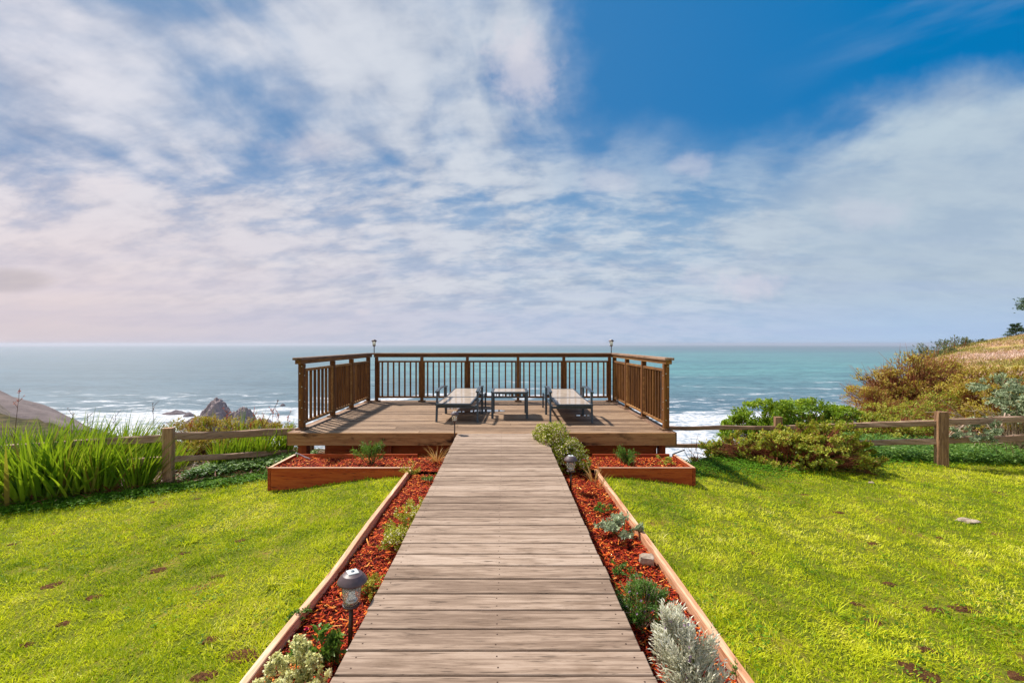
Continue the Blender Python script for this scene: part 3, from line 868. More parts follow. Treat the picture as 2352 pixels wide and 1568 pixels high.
BL = (-1.245, -.70, .9, 5.60, -.37, 4200); BR = (.565, 1.125, .9, 5.60, -.37, 4200)
PL = (-3.05, -.74, 5.60, 6.24, -.325, 3600); PR = (.53, 2.36, 5.60, 6.24, -.325, 3600)
mulch("bark_mulch", "red bark mulch filling the left bed and left planter", [BL, PL])
mulch("bark_mulch", "red bark mulch filling the right bed and right planter", [BR, PR])
for nm, rects in (("mulch_bed", [BL, PL]), ("mulch_bed", [BR, PR])):
    Vs, Qs, off = [], [], 0
    for (x0, x1, y0, y1, base, _) in rects:
        xs_ = np.linspace(x0, x1, 30); ys_ = np.linspace(y0, y1, 100); X, Y = np.meshgrid(xs_, ys_)
        Z = bedz(X, Y, base - .002)
        Vs.append(np.stack([X.ravel(), Y.ravel(), Z.ravel()], 1)); i, j = np.meshgrid(np.arange(29), np.arange(99)); a = (j * 30 + i).ravel() + off
        Qs.append(np.stack([a, a + 1, a + 31, a + 30], 1)); off += 3000
    o = np_mesh(nm, np.concatenate(Vs), [np.concatenate(Qs)], None, M_mulchbase, None, True); tag(o, kind="structure")

# ------------------------------------------------------------------ lawn
DIRT_PX = [(121, 1344, 1.3), (216, 1371, .9), (364, 1309, 1.1), (498, 1324, .9), (551, 1242, .9), (423, 1270, .7), (144, 1432, .6), (479, 1470, .8), (554, 1506, 1.4), (472, 1552, 1.0),
           (30, 1250, .6), (60, 1480, .6), (352, 1153, .6), (452, 1146, .6),
           (1736, 1271, 1.0), (2003, 1248, .8), (2043, 1341, .9), (2010, 1428, .8), (2147, 1401, 1.4), (2215, 1398, 1.6), (2127, 1492, .9), (2087, 1528, 1.0), (2120, 1549, 1.5), (1926, 1177, .8), (1966, 1388, .7), (2160, 1235, .6), (1850, 1136, .7), (2290, 1130, .8), (2340, 1555, 1.0)]
DIRT = []
for (px, py, s) in DIRT_PX:
    z = -.55
    for _ in range(6):
        v = PZ(px, py, z); z = float(gz(v.x, v.y))
    DIRT.append((v.x, v.y, z, s))


def lawn_edge_left(X): return np.interp(X, [-9, -6.1, -5.2, -4.2, -3.4, -3.0], [5.2, 5.35, 5.55, 5.95, 6.3, 6.5])
def lawn_ok(x, y):
    ok = np.ones(len(x), bool)
    ok &= ~((x > -1.295) & (x < 1.215))
    ok &= ~((x > -3.10) & (x < 2.41) & (y > 5.57))
    ok &= (x > 0) | (y < lawn_edge_left(x) + (vnoise(x, y, 3.) - .5) * .25)
    ok &= (x < 0) | (y < np.interp(x, [2.4, 2.9, 4, 5.5, 7, 9], [6.6, 6.6, 6.6, 7.1, 7.6, 8.0]) + (vnoise(x, y, 3.) - .5) * .3)
    # only what a lens here or a step aside could see
    ok &= (np.abs(x) < 1.33 * y + 2.6)
    return ok


def lawn(side):
    if side < 0: x0, x1, yy1 = -8.6, -1.28, 6.7
    else: x0, x1, yy1 = 1.2, 11.6, 8.3
    N = 640000 if side < 0 else 980000
    x = rng.uniform(x0, x1, N); y = 1.7 + (yy1 - 1.7) * rng.random(N)
    keep = rng.random(N) < np.clip(2.6 / y, .28, 1) ** 1.3
    x, y = x[keep], y[keep]; k = lawn_ok(x, y); x, y = x[k], y[k]
    # thinner where the earth shows
    dens = np.ones(len(x)); dirt = np.zeros(len(x))
    for (dx, dy, dz, s) in DIRT:
        q = ((x - dx) / (.075 * s + .02)) ** 2 + ((y - dy) / (.045 * s + .02)) ** 2 + (vnoise(x, y, 14.) - .5) * 2.2
        dirt = np.maximum(dirt, np.exp(-np.clip(q, 0, 50) * .9))
    thin = np.maximum(smst((fbm(x, y, 2.2, 4) - .57) / .12) * .5, smst((fbm(x, y, 13.0, 2) - .40) / .10) * .68)
    k = rng.random(len(x)) > np.maximum(dirt * .86, thin); x, y = x[k], y[k]
    n = len(x); z = gz(x, y) - .004
    cl = fbm(x, y, 6.0, 3); cl2 = fbm(x + 40, y, 1.3, 3)
    far = smst((y - 2) / 5)
    L = (.018 + .024 * rng.random(n) + .035 * smst((cl - .5) / .2) * rng.random(n)) * (1 + .15 * far)
    nearbed = np.exp(-np.abs(np.abs(x) - (1.25 if side < 0 else 1.17)) / .10); L *= 1 + .9 * nearbed; L *= np.where(rng.random(n) < .03, 1.9, 1.0)
    W = (.0040 + .0034 * rng.random(n)) * (1 + .5 * far)
    az = vnoise(x, y, 4.5) * 9 + rng.normal(0, 1.3, n); lean = np.abs(rng.normal(.75, .38, n)).clip(0, 1.45)
    rn = np.clip(.43 + .95 * (cl2 - .47) + 0.8 * (fbm(x, y, 9.0, 2) - .37) + rng.normal(0, .22, n) - .2 * (cl - .45) - .18 * nearbed + .06 * far + (.04 if side < 0 else .05), 0, 1)
    rn = np.where(rng.random(n) < (.05 if side < 0 else .035), rng.uniform(.9, 1, n), rn)
    V, Q, Tt, rr = ribbon_arrays(np.stack([x, y, z], 1), az, lean, L, W, rng.uniform(.1, .9, n), rn, seg=2)
    o = np_mesh("lawn_grass", V, [Q, Tt], rr, M_grass)
    tag(o, "short sunlit lawn grass %s of the walkway" % ("left" if side < 0 else "right"), "grass", None, "stuff")


lawn(-1); lawn(1)

# clover and broad-leaved ground cover along the borders and in the lawn
def clover(name, label, samp, size, m, hgt=.04, group=None):
    x, y = samp; n = len(x); z = gz(x, y) + hgt * rng.random(n)
    az = rng.uniform(0, 2 * np.pi, n); P3, D3, N3, L3, W3, R3 = [], [], [], [], [], []
    for k in range(3):
        a = az + k * 2.094; tl = rng.normal(.15, .3, n)
        D3.append(np.stack([np.cos(a) * np.cos(tl), np.sin(a) * np.cos(tl), np.sin(tl)], 1)); P3.append(np.stack([x, y, z], 1))
        N3.append(np.stack([rng.normal(0, .3, n), rng.normal(0, .3, n), np.ones(n)], 1)); L3.append(size * rng.uniform(.7, 1.3, n)); W3.append(size * rng.uniform(.7, 1.1, n)); R3.append(rng.random(n))
    V, T1, rr = leaf_arrays(np.concatenate(P3), np.concatenate(D3), np.concatenate(N3), np.concatenate(L3), np.concatenate(W3), np.concatenate(R3), .12)
    o = np_mesh(name, V, [T1], rr, m); tag(o, label, "ground cover", group, "stuff"); return o


n = 26000; x = rng.uniform(-9.5, -3.1, n); y = lawn_edge_left(x) + rng.normal(.02, .15, n); k = (x > -8.6) & (y < 7.6); x, y = x[k], y[k]
clover("clover", "dark green clover strip under the sword leaf plants and along the left fence", (x, y), .02, M_clover, .06)
n = 15000; x = rng.uniform(2.6, 11, n); y = np.interp(x, [2.6, 4, 5.5, 7, 11], [6.5, 6.75, 7.35, 7.9, 8.5]) + rng.normal(.15, .3, n)
clover("clover", "low green clover along the foot of the right hand shrubs", (x, y), .022, M_clover, .05)
n = 9000; x = np.concatenate([rng.uniform(-6.5, -1.35, n // 2), rng.uniform(1.25, 7, n)]); y = 1.8 + 4.5 * rng.random(len(x)) ** 1.3
k = lawn_ok(x, y) & (fbm(x, y, 1.7, 3) > .47); x, y = x[k], y[k]
clover("clover", "small clover leaves scattered through the mown lawn", (x, y), .013, M_clover, .035)
n = 14000; x = rng.uniform(6.4, 11.5, n); y = rng.uniform(7.7, 9.4, n)
clover("nettle_patch", "leafy green weeds beneath the right fence rails", (x, y), .035, M_herb, .20)

n = 5000; x = rng.uniform(-4.6, -3.15, n); y = np.interp(x, [-4.6, -3.15], [6.25, 6.9]) + rng.normal(.05, .16, n); k = y > lawn_edge_left(x) + .08; x, y = x[k], y[k]
clover("low_weeds", "low dark green weeds behind the left fence before the planter", (x, y), .028, M_herb, .16)
# bare earth patches
for i, (dx, dy, dz, s) in enumerate(DIRT):
    b = MB(); n = 18; vs = [(dx, dy, float(gz(dx, dy)) + .010)]
    for rr_, hh in ((.5, .008), (1.0, .002)):
        for k in range(n):
            a = 2 * math.pi * k / n; q = (.8 + .45 * mnoise.noise(Vector((math.cos(a) * 1.5, math.sin(a) * 1.5, i * 3.1)))) * rr_
            X = dx + math.cos(a) * (.065 * s + .015) * q; Y = dy + math.sin(a) * (.04 * s + .012) * q
            vs.append((X, Y, float(gz(X, Y)) + hh))
    fs = [(0, 1 + k, 1 + (k + 1) % n) for k in range(n)] + [(1 + k, 1 + n + k, 1 + n + (k + 1) % n, 1 + (k + 1) % n) for k in range(n)]
    b.add(vs, fs); o = b.build("bare_earth", M_earth)
    tag(o, kind="structure")


def stone(name, label, c, sx, sy, sz, m=M_stone, rz=0.0, cubic=False, group=None):
    bm = bmesh.new(); bmesh.ops.create_icosphere(bm, subdivisions=4, radius=1)
    for v in bm.verts:
        p = v.co.copy()
        if cubic: p = Vector([math.copysign(abs(q) ** .35, q) for q in p]) * .8
        q = 1 + .28 * mnoise.noise(v.co * 1.3 + Vector(c)) + .1 * mnoise.noise(v.co * 4 + Vector(c))
        v.co = Vector((p.x * sx * q, p.y * sy * q, p.z * sz * q))
    me = bpy.data.meshes.new(name); bm.to_mesh(me); bm.free()
    o = link(name, me, None, m); o.location = c; o.rotation_euler = (0, 0, rz)
    for p in me.polygons: p.use_smooth = True
    return tag(o, label, "stone", group)


v = PZ(2221, 1191, -.66); stone("flat_stone", "flat pale stone lying in the right hand lawn", (v.x, v.y, float(gz(v.x, v.y)) + .010), .12, .07, .020)
v = PZ(1490, 1281, -.315); stone("garden_stone", "small squared pale stone against the right edging board", (v.x - .015, v.y, -.325), .062, .05, .04, rz=-.2, cubic=True)
for (px, py) in ((2002, 1113), ):
    v = PZ(px, py, -.7); stone("flat_stone", "small white pebble at the lawn edge below the right shrub", (v.x, v.y, float(gz(v.x, v.y)) + .02), .035, .03, .02)


# ------------------------------------------------------------------ fences
def split_rail(root, p, q, h=.105, w=.045, taper=.9):
    b = MB(); b.beam(p, q, w, h, .012, 0, 22, .010)
    # local frame: turn the mesh so that its length is its x axis
    o = b.build("rail", M_fence, root)
    d = Vector(q) - Vector(p); an = math.atan2(d.y, d.x); me = o.data
    mt = Matrix.Translation(Vector(p)) @ Matrix.Rotation(an, 4, "Z")
    me.transform(mt.inverted()); o.matrix_local = Matrix.Translation(-root.location) @ mt
    return o


def fpost(root, x, y, z0, z1, w=.13, d=.10, ang=0.0):
    b = MB(); b.beam((0, 0, z0 - .3), (0, 0, z1), w, d, .012, 0, 14, .010, up=(0, 1, 0))
    o = b.build("post", M_fpost, root); o.location = Vector((x, y, 0)) - root.location; o.rotation_euler = (0, 0, ang); return o


fl = empty("split_rail_fence", (-4.68, 6.0, -.66)); tag(fl, "weathered split rail fence running left from the deck through the sword leaves", "fence", "split rail fences beside the deck")
A = PY(388, 1003, 6.0); A2 = PY(388, 1056, 6.0)
fpost(fl, A.x, 6.0, -.66, PY(388, 982, 6).z, .122, .10, .2)
E = PY(676, 990, 7.25); E2 = PY(684, 1038, 7.25)
split_rail(fl, (A.x + .02, 6.03, A.z), (E.x + .05, E.y, E.z)); split_rail(fl, (A2.x + .02, 6.03, A2.z), (E2.x + .05, E2.y, E2.z), .085)
Bq = PY(-120, 1038, 5.95); Bq2 = PY(-120, 1103, 5.95)
split_rail(fl, (A.x - .02, 6.0, A.z - .01), (Bq.x, Bq.y, Bq.z)); split_rail(fl, (A2.x - .02, 6.0, A2.z + .01), (Bq2.x, Bq2.y, Bq2.z))
fpost(fl, Bq.x, Bq.y, -.7, Bq.z + .12, ang=.3)
fpost(fl, -3.42, 7.5, -1.0, E.z + .06)

fr = empty("split_rail_fence", (7.45, 7.5, -.78)); tag(fr, "weathered split rail fence running right from the deck past the green shrubs", "fence", "split rail fences beside the deck")
P3 = PY(2162, 945, 7.5); P2 = PY(1787, 957, 9.0)
fpost(fr, P3.x, 7.5, -.80, P3.z, .155, .12, -.15); fpost(fr, P2.x, 9.0, -1.1, P2.z, .14, .11, -.1)
U3, U3b, U2, U2b = PY(2162, 971, 7.5), PY(2162, 1013, 7.5), PY(1787, 982, 9.0), PY(1787, 1022, 9.0)
D0, D0b = PY(1500, 982, 9.5), PY(1500, 1023, 9.5)
split_rail(fr, U2 + Vector((.03, .0, .0)), U3 + Vector((-.03, 0, .0)), .10); split_rail(fr, U2b + Vector((.03, .0, 0)), U3b + Vector((-.03, 0, 0)), .10)
split_rail(fr, (2.52, 9.45, D0.z), U2 + Vector((-.03, 0, .0)), .085); split_rail(fr, (2.52, 9.45, D0b.z), U2b + Vector((-.03, 0, .0)), .085)
P4 = PY(2560, 940, 7.4); fpost(fr, P4.x, 7.4, -.75, P4.z, .15, .12)
split_rail(fr, U3 + Vector((.03, .0, .01)), P4 + Vector((-.03, 0, -.10)), .11); split_rail(fr, U3b + Vector((.03, .0, .01)), P4 + Vector((-.03, 0, -.42)), .11)


# ------------------------------------------------------------------ furniture
def lounger(loc, rz, off, label):
    root = empty("sun_lounger", loc, rz); tag(root, label, "sun lounger", "sun loungers on the deck")
    W2 = .34
    def bm_(nm, m, par=root):
        b = MB(); return b, lambda: b.build(nm, m, par)
    # frame: side bars and cross bars
    b = MB()
    for s in (-1, 1): b.beam((s * (W2 - .028), .0, .255), (s * (W2 - .028), 1.78, .255), .028, .045, .004)
    for yy in (.02, .86, 1.72): b.beam((-W2 + .045, yy, .255), (W2 - .045, yy, .255), .03, .04, .004)
    b.build("frame", M_metal, root)
    # legs: front ones rise to carry the arm, slightly splayed
    for s in (-1, 1):
        b = MB(); b.beam((s * (W2 + .005), .0, .0), (s * W2, .05, .49), .032, .045, .004, up=(0, 1, 0)); b.build("leg", M_metal, root)
        b = MB(); b.beam((s * W2, .88, .0), (s * W2, .86, .495), .036, .075, .004, up=(0, 1, 0)); b.build("leg", M_metal, root)
        b = MB(); b.beam((s * (W2 - .01), 1.74, .0), (s * (W2 - .012), 1.70, .30), .03, .045, .004, up=(0, 1, 0)); b.build("leg", M_metal, root)
        # arched armrest
        b = MB(); pts = []
        for k in range(13):
            q = k / 12; pts.append((s * W2, -.02 + .94 * q, .498 + .055 * math.sin(math.pi * (q * .75 + .12)) - .012))
        for a, c in zip(pts[:-1], pts[1:]):
            b.beam(a, (c[0], c[1] + .002, c[2]), .052, .022, .003, r=.4)
        b.build("armrest", M_metal, root)
    # two sling panels
    for (ya, yb, za, zb_, nm) in ((-.06, .84, .302, .302, "seat_panel"), (.855, 2.02, .302, .345, "back_panel")):
        hw = .285; x0, x1 = off - hw, off + hw
        b = MB(); sl = (zb_ - za)
        for xx in (x0, x1): b.beam((xx, ya, za), (xx, yb, zb_), .032, .034, .005)
        b.beam((x0 + .017, ya + .017, za), (x1 - .017, ya + .017, za), .034, .034, .005); b.beam((x0 + .017, yb - .017, zb_), (x1 - .017, yb - .017, zb_), .034, .034, .005)
        fr_ = b.build(nm, M_metal, root)
        n = 10; vs = []; 
        for jj in range(n + 1):
            for ii in range(n + 1):
                q = ii / n; w_ = jj / n; vs.append((x0 + .014 + (x1 - x0 - .028) * q, ya + .02 + (yb - ya - .04) * w_, za + sl * w_ + .0125 - .004 * math.sin(math.pi * q) * math.sin(math.pi * w_)))
        fs = [(jj * (n + 1) + ii, jj * (n + 1) + ii + 1, (jj + 1) * (n + 1) + ii + 1, (jj + 1) * (n + 1) + ii) for jj in range(n) for ii in range(n)]
        m_ = len(vs); vs2 = [(a, c, z - .003) for a, c, z in vs]; fs2 = [tuple(m_ + q for q in f[::-1]) for f in fs]
        b = MB(); b.add(vs + vs2, fs + fs2, smooth=True); b.build("sling", M_sling, fr_)
    return root


lounger((-.86, 7.27, 0), -.032, -.055, "left sun lounger, grey metal frame with flat beige sling, beside the small table")
lounger((1.035, 7.18, 0), -.0, .05, "right sun lounger, grey metal frame with flat beige sling, near the flowering bush")

tb = empty("side_table", (.02, 7.93, 0)); tag(tb, "small square grey metal table with beige glass top between the two loungers", "table")
b = MB(); hw = .305
for (a, c) in (((-hw, -hw), (hw, -hw)), ((-hw, hw), (hw, hw))): b.beam((a[0], a[1], .452), (c[0], c[1], .452), .05, .03, .005)
for s in (-1, 1): b.beam((s * (hw - 0), -hw + .027, .452), (s * (hw - 0), hw - .027, .452), .05, .03, .005)
b.build("frame", M_metal, tb)
b = MB(); b.box((-hw + .027, -hw + .027, .456), (hw - .027, hw - .027, .464), .002); b.build("table_top", M_sling, tb)
b = MB()
for s in (-1, 1):
    b.beam((-hw + .04, s * (hw - .005), .37), (hw - .04, s * (hw - .005), .37), .02, .024, .002)
    b.beam((s * (hw - .005), -hw + .04, .37), (s * (hw - .005), hw - .04, .37), .02, .024, .002)
    for k in range(9):
        q = -hw + .07 + k * (2 * hw - .14) / 8
        b.box((q - .008, s * (hw - .005) - .005, .383), (q + .008, s * (hw - .005) + .005, .436)); b.box((s * (hw - .005) - .005, q - .008, .383), (s * (hw - .005) + .005, q + .008, .436))
b.build("apron", M_metal, tb)
for sx in (-1, 1):
    for sy in (-1, 1):
        b = MB(); b.beam((sx * (hw - .003), sy * (hw - .003), 0), (sx * (hw - .003), sy * (hw - .003), .436), .042, .042, .006, up=(0, 1, 0)); b.build("leg", M_metal, tb)


def puddle(cx, cy, rx, ry, label, seed):
    b = MB(); n = 40; vs = [(0, 0, .0045)]
    for k in range(n):
        a = 2 * math.pi * k / n; q = 1 + .35 * mnoise.noise(Vector((math.cos(a) * 1.4, math.sin(a) * 1.4, seed))) + .12 * mnoise.noise(Vector((math.cos(a) * 5, math.sin(a) * 5, seed)))
        vs.append((math.cos(a) * rx * q, math.sin(a) * ry * q, .0035))
    b.add(vs, [(0, 1 + k, 1 + (k + 1) % n) for k in range(n)], smooth=True)
    o = b.build("puddle", M_puddle); o.location = (cx, cy, 0); tag(o, label, "puddle", "rain puddles on the deck")


puddle(-.40, 8.50, .36, .13, "widest shiny puddle on the deck behind the left lounger and table", 1)
puddle(-.83, 8.38, .16, .055, "long narrow puddle under the left lounger", 4)
puddle(-1.14, 8.78, .16, .05, "small puddle at the left side of the left lounger", 7)
puddle(1.33, 7.93, .12, .06, "small bright puddle at a leg of the right lounger", 9)


# ------------------------------------------------------------------ solar lights
def lamp(loc, label, hgt, s=1.0, clip=False, tilt=0.0, grp="solar stake lights"):
    """loc = where the stake meets the mulch or rail; hgt = height of the glass base"""
    root = empty("solar_light", loc); root.rotation_euler = (0, tilt, R.uniform(0, 1)); tag(root, label, "garden light", grp)
    b = MB(); b.tube([(0, 0, -.05 if hgt > .2 else 0), (0, 0, hgt - .012)], .012 * s, 14); b.build("stake", M_stake, root)
    b = MB(); b.lathe([(.012 * s, hgt - .03), (.022 * s, hgt - .012), (.044 * s, hgt - .006), (.047 * s, hgt + .004), (.044 * s, hgt + .006)], 28); b.build("collar", M_bronze, root)
    b = MB(); b.lathe([(.043 * s, hgt + .0065), (.046 * s, hgt + .06 * s), (.050 * s, hgt + .125 * s), (.047 * s, hgt + .125 * s), (.043 * s, hgt + .06 * s), (.040 * s, hgt + .010)], 32, ripple=.025)
    b.build("glass_shade", M_glass, root)
    b = MB(); b.lathe([(.034 * s, hgt + .0065), (.034 * s, hgt + .022 * s), (.026 * s, hgt + .034 * s), (.010 * s, hgt + .030 * s), (.002 * s, hgt + .028 * s)], 20); b.build("reflector", M_reflector, root)
    z = hgt + .125 * s
    b = MB(); b.lathe([(.03 * s, z + .002), (.075 * s, z - .006 * s), (.078 * s, z - .002 * s), (.076 * s, z + .005 * s), (.066 * s, z + .022 * s), (.053 * s, z + .034 * s), (.051 * s, z + .037 * s), (.048 * s, z + .037 * s), (.041 * s, z + .044 * s), (.002, z + .047 * s)], 36); cp = b.build("cap", M_bronze, root)
    b = MB(); q = .028 * s; b.box((-q, -q, z + .044 * s), (q, q, z + .050 * s), .002); pn = b.build("solar_panel", M_panel, cp)
    b = MB(); q = .010 * s; b.lathe([(q, z + .050 * s), (q, z + .053 * s), (q * .4, z + .054 * s)], 8); b.build("sensor", M_cell, pn)
    if clip:
        b = MB(); b.lathe([(.014 * s, .0), (.02 * s, .005), (.02 * s, .03), (.014 * s, .035)], 10); b.build("clip", M_white, root)
    return root


v = PZ(803, 1507, -.37)
lamp((v.x, v.y, -.365), "bronze solar light nearest the camera in the left bark bed", .273, 1.0, True, .035)
v = PZ(1311, 1128, -.36)
lamp((v.x, v.y, -.36), "bronze solar light in the right bark bed beside the flowering bush", .231, 1.0)
lamp((-.785, 6.34, -.33), "small solar light at the left corner where walkway meets the deck", .512, .80)
lamp((-3.04, 9.85, 1.102), "dark solar light on the far left railing corner", .162, .80)
lamp((2.325, 9.85, 1.102), "dark solar light on the far right railing corner", .162, .80)

# irrigation tube and pipe in the planters
b = MB(); b.tube([PZ(680, 1040, -.20), PZ(690, 1044, -.25), PZ(700, 1049, -.29), PZ(712, 1053, -.31)], .008, 8)
tag(b.build("irrigation_tube", M_white), "short white tube sticking out of the left planter's back corner", "tube")
b = MB(); b.tube([PZ(1545, 1043, -.25), PZ(1560, 1037, -.24), PZ(1572, 1033, -.25)], .009, 8)
tag(b.build("irrigation_tube", M_black), "short black pipe at the back corner of the right planter", "tube")


# ------------------------------------------------------------------ plants
def sphere_dirs(n, up=.0):
    d = rng.normal(size=(n, 3)); d[:, 2] += up * np.abs(d[:, 2]); return nrm(d)


def shrub(name, label, lobes, n, leaf, lw, m, root, twm=M_twig, twigs=60, rosette=6, cat="shrub", group=None, tr=.006, spiky=.0, fl=None, upb=.6, thick=.16, bump=.18, zmin=None, sticks=0, twig_len=.1, parts="foliage", clump=16, cs=.11, inner=.22):
    """lobes = ellipsoids (cx,cy,cz,rx,ry,rz); leaves sit in small rosettes through the outer shell"""
    rt = empty(name, root); tag(rt, label, cat, group); ro = np.array(root)
    lob = np.array(lobes); area = (lob[:, 3] * lob[:, 4] + lob[:, 4] * lob[:, 5] + lob[:, 3] * lob[:, 5]); pr = area / area.sum()
    nc = max(8, n // clump); kc = rng.choice(len(lob), nc, p=pr); dc = sphere_dirs(nc, upb); j_ = rng.integers(0, nc, n); k = kc[j_]
    d = nrm(dc[j_] + rng.normal(0, cs, (n, 3)))
    rad = 1 + rng.normal(0, bump * .6, nc)[j_] - np.abs(rng.normal(0, thick, n)); rad = np.where(rng.random(n) < inner, rng.uniform(.35, 1, n), rad)
    q = d * 2.3 + lob[k, :3] * 1.7
    bmp = np.array([mnoise.noise(Vector(v_) * 1.6) for v_ in q]) * bump * 1.4
    c = lob[k, :3] + d * lob[k, 3:6] * (rad + bmp)[:, None]
    g_ = gz(c[:, 0], c[:, 1]) + .01 if zmin is None else np.full(n, zmin)
    ok = c[:, 2] > g_; c, d = c[ok], d[ok]; n = len(c)
    # rosettes
    cc = np.repeat(c, rosette, 0); dd = np.repeat(d, rosette, 0); N = len(cc)
    ax = nrm(dd * np.array([1, 1, .7]) + np.array([0, 0, .45 + spiky]) + rng.normal(0, .25, (N, 3)).repeat(1, 0))
    perp = nrm(np.cross(ax, rng.normal(size=(N, 3))))
    op = rng.uniform(.35, 1.25, N)[:, None] * (1 - spiky * .6)
    ld = nrm(ax * np.cos(op) + perp * np.sin(op))
    sh = rng.uniform(-.5, .5, N)[:, None] * leaf * (1.5 + spiky * 3)
    pos = cc + ax * sh
    L = leaf * rng.uniform(.6, 1.25, N); W = lw * rng.uniform(.7, 1.2, N)
    tone = np.repeat(rng.normal(0, .10, n) + rng.normal(0, .13, nc)[j_][ok], rosette)
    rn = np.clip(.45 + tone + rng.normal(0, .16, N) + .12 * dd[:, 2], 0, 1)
    V, T1, rr = leaf_arrays(pos - ro, ld, ax, L, W, rn, .22, .08)
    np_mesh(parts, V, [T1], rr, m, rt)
    if twigs:
        b = MB(); ids = rng.choice(n, min(twigs, n), replace=False)
        for i in ids:
            tip = Vector(c[i]); base = Vector((ro[0] + (tip.x - ro[0]) * rng.uniform(.1, .5), ro[1] + (tip.y - ro[1]) * rng.uniform(.1, .5), float(gz(ro[0], ro[1])) if zmin is None else zmin))
            midp = base.lerp(tip, .5) + Vector(rng.normal(0, .06, 3)) * (tip - base).length + Vector((0, 0, .05 * (tip - base).length))
            p = [base, base.lerp(midp, .5) + Vector(rng.normal(0, .02, 3)) * (tip - base).length, midp, midp.lerp(tip, .55), tip + Vector(d[i]) * twig_len * .3]
            b.tube([q_ - Vector(root) for q_ in p], [tr, tr * .8, tr * .6, tr * .45, tr * .25], 5)
        for _ in range(sticks):
            i = rng.integers(n); tip = Vector(c[i]); dr = (Vector(d[i]) + Vector((0, 0, .8)) + Vector(rng.normal(0, .3, 3))).normalized()
            b.tube([tip - dr * twig_len - Vector(root), tip - Vector(root), tip + dr * twig_len * rng.uniform(.5, 1.3) - Vector(root)], [tr * .5, tr * .4, tr * .15], 4)
        b.build("branches", twm, rt)
    if fl:
        fm, fn, fs_, nm = fl; ids = rng.choice(n, min(fn, n), replace=False); ids = ids[d[ids, 2] > -.2]
        P5 = np.repeat(c[ids] + d[ids] * leaf * .6, 5, 0); a = np.tile(np.arange(5) * 1.2566, len(ids)); ax = np.repeat(nrm(d[ids] + np.array([0, -.2, .6])), 5, 0)
        p1 = nrm(np.cross(ax, np.array([[.3, .2, 1.0]]))); p2 = np.cross(ax, p1)
        ld = p1 * np.cos(a)[:, None] + p2 * np.sin(a)[:, None] + ax * .25
        V, T1, rr = leaf_arrays(P5 - ro, ld, ax, np.full(len(P5), fs_), np.full(len(P5), fs_ * .8), rng.random(len(P5)), .1)
        np_mesh(nm, V, [T1], rr, fm, rt)
    return rt


def lob_px(px, py, Y, rx, rz, ry):
    """ellipsoid centred where the photograph shows it; radii rx, rz in photo pixels, ry in metres"""
    v = PY(px, py, Y); return (v.x, v.y, v.z, rx * Y / 1000, ry, rz * Y / 1000)


def grd(px, Y): x = (px - CX) * Y / 1000; return (x, Y, float(gz(x, Y)))


# right hand shrubs
shrub("shrub", "dense olive green shrub in front of the right fence, spreading onto the lawn",
      [lob_px(1675, 1048, 7.4, 66, 44, .4), lob_px(1730, 1050, 7.35, 78, 44, .45), lob_px(1810, 1045, 7.1, 90, 52, .5), lob_px(1905, 1035, 7.0, 92, 55, .5), lob_px(1860, 1002, 7.3, 75, 32, .4), lob_px(1640, 1062, 7.5, 40, 26, .3), lob_px(1955, 1050, 7.0, 55, 36, .35)],
      5400, .040, .025, M_shrub_olive, grd(1820, 7.3), clump=22, cs=.07, inner=.04, bump=.20, twigs=1500, rosette=6, group="shrubs along the right fence", thick=.12, sticks=160, twig_len=.12)
shrub("shrub", "bright green rounded shrub behind the right fence beside the deck",
      [lob_px(1760, 965, 10.4, 82, 42, .6), lob_px(1850, 962, 10.6, 85, 42, .6), lob_px(1925, 972, 10.6, 70, 34, .6), lob_px(1700, 990, 10.3, 36, 32, .4), lob_px(1790, 1020, 10.2, 130, 50, .5)],
      6600, .060, .036, M_shrub_bright, grd(1830, 10.6), inner=.05, twigs=700, rosette=6, group="shrubs along the right fence", thick=.09, bump=.13, cs=.09, sticks=60, twig_len=.15)
shrub("shrub", "tall rusty olive shrub with bare twigs on the slope, highest of the right shrubs",
      [lob_px(2095, 878, 14, 72, 56, .9), lob_px(2030, 895, 14, 62, 45, .8), lob_px(2175, 880, 14, 68, 52, .9), lob_px(2100, 930, 13.6, 125, 52, .8)],
      5600, .06, .032, M_shrub_rust, grd(2100, 14), inner=.05, cs=.09, twigs=1500, rosette=5, group="shrubs along the right fence", tr=.014, sticks=700, twig_len=.4, thick=.2, bump=.22)
shrub("shrub", "low twiggy reddish shrub at the cliff edge left of the tall rusty shrub",
      [lob_px(1995, 925, 12.8, 42, 38, .6), lob_px(2030, 945, 12.6, 58, 36, .6)],
      1300, .045, .02, M_shrub_rust, grd(2010, 12.8), twigs=260, rosette=4, group="shrubs along the right fence", tr=.009, sticks=260, twig_len=.3, thick=.25)
shrub("shrub", "olive shrub filling the slope between fence rails and the tall rusty shrub",
      [lob_px(1990, 985, 10.2, 80, 38, .7), lob_px(2080, 975, 10.0, 90, 42, .7), lob_px(2150, 950, 10.8, 70, 45, .7), lob_px(2060, 1010, 9.4, 120, 36, .5)],
      4600, .045, .024, M_shrub_olive, grd(2060, 10), inner=.05, cs=.09, twigs=800, rosette=5, group="shrubs along the right fence", thick=.15, sticks=160, twig_len=.22)
shrub("shrub", "grey green leafy shrub overhanging the right fence at the frame edge",
      [lob_px(2258, 985, 7.5, 32, 24, .25), lob_px(2285, 892, 9.0, 42, 24, .4), lob_px(2330, 918, 8.6, 40, 24, .4), lob_px(2390, 950, 8.2, 50, 50, .5), lob_px(2225, 1000, 7.45, 26, 14, .2)],
      2600, .042, .022, M_shrub_grey, grd(2330, 8.8), twigs=120, rosette=7, twm=M_twig_pale, group="shrubs along the right fence", thick=.18, bump=.28)
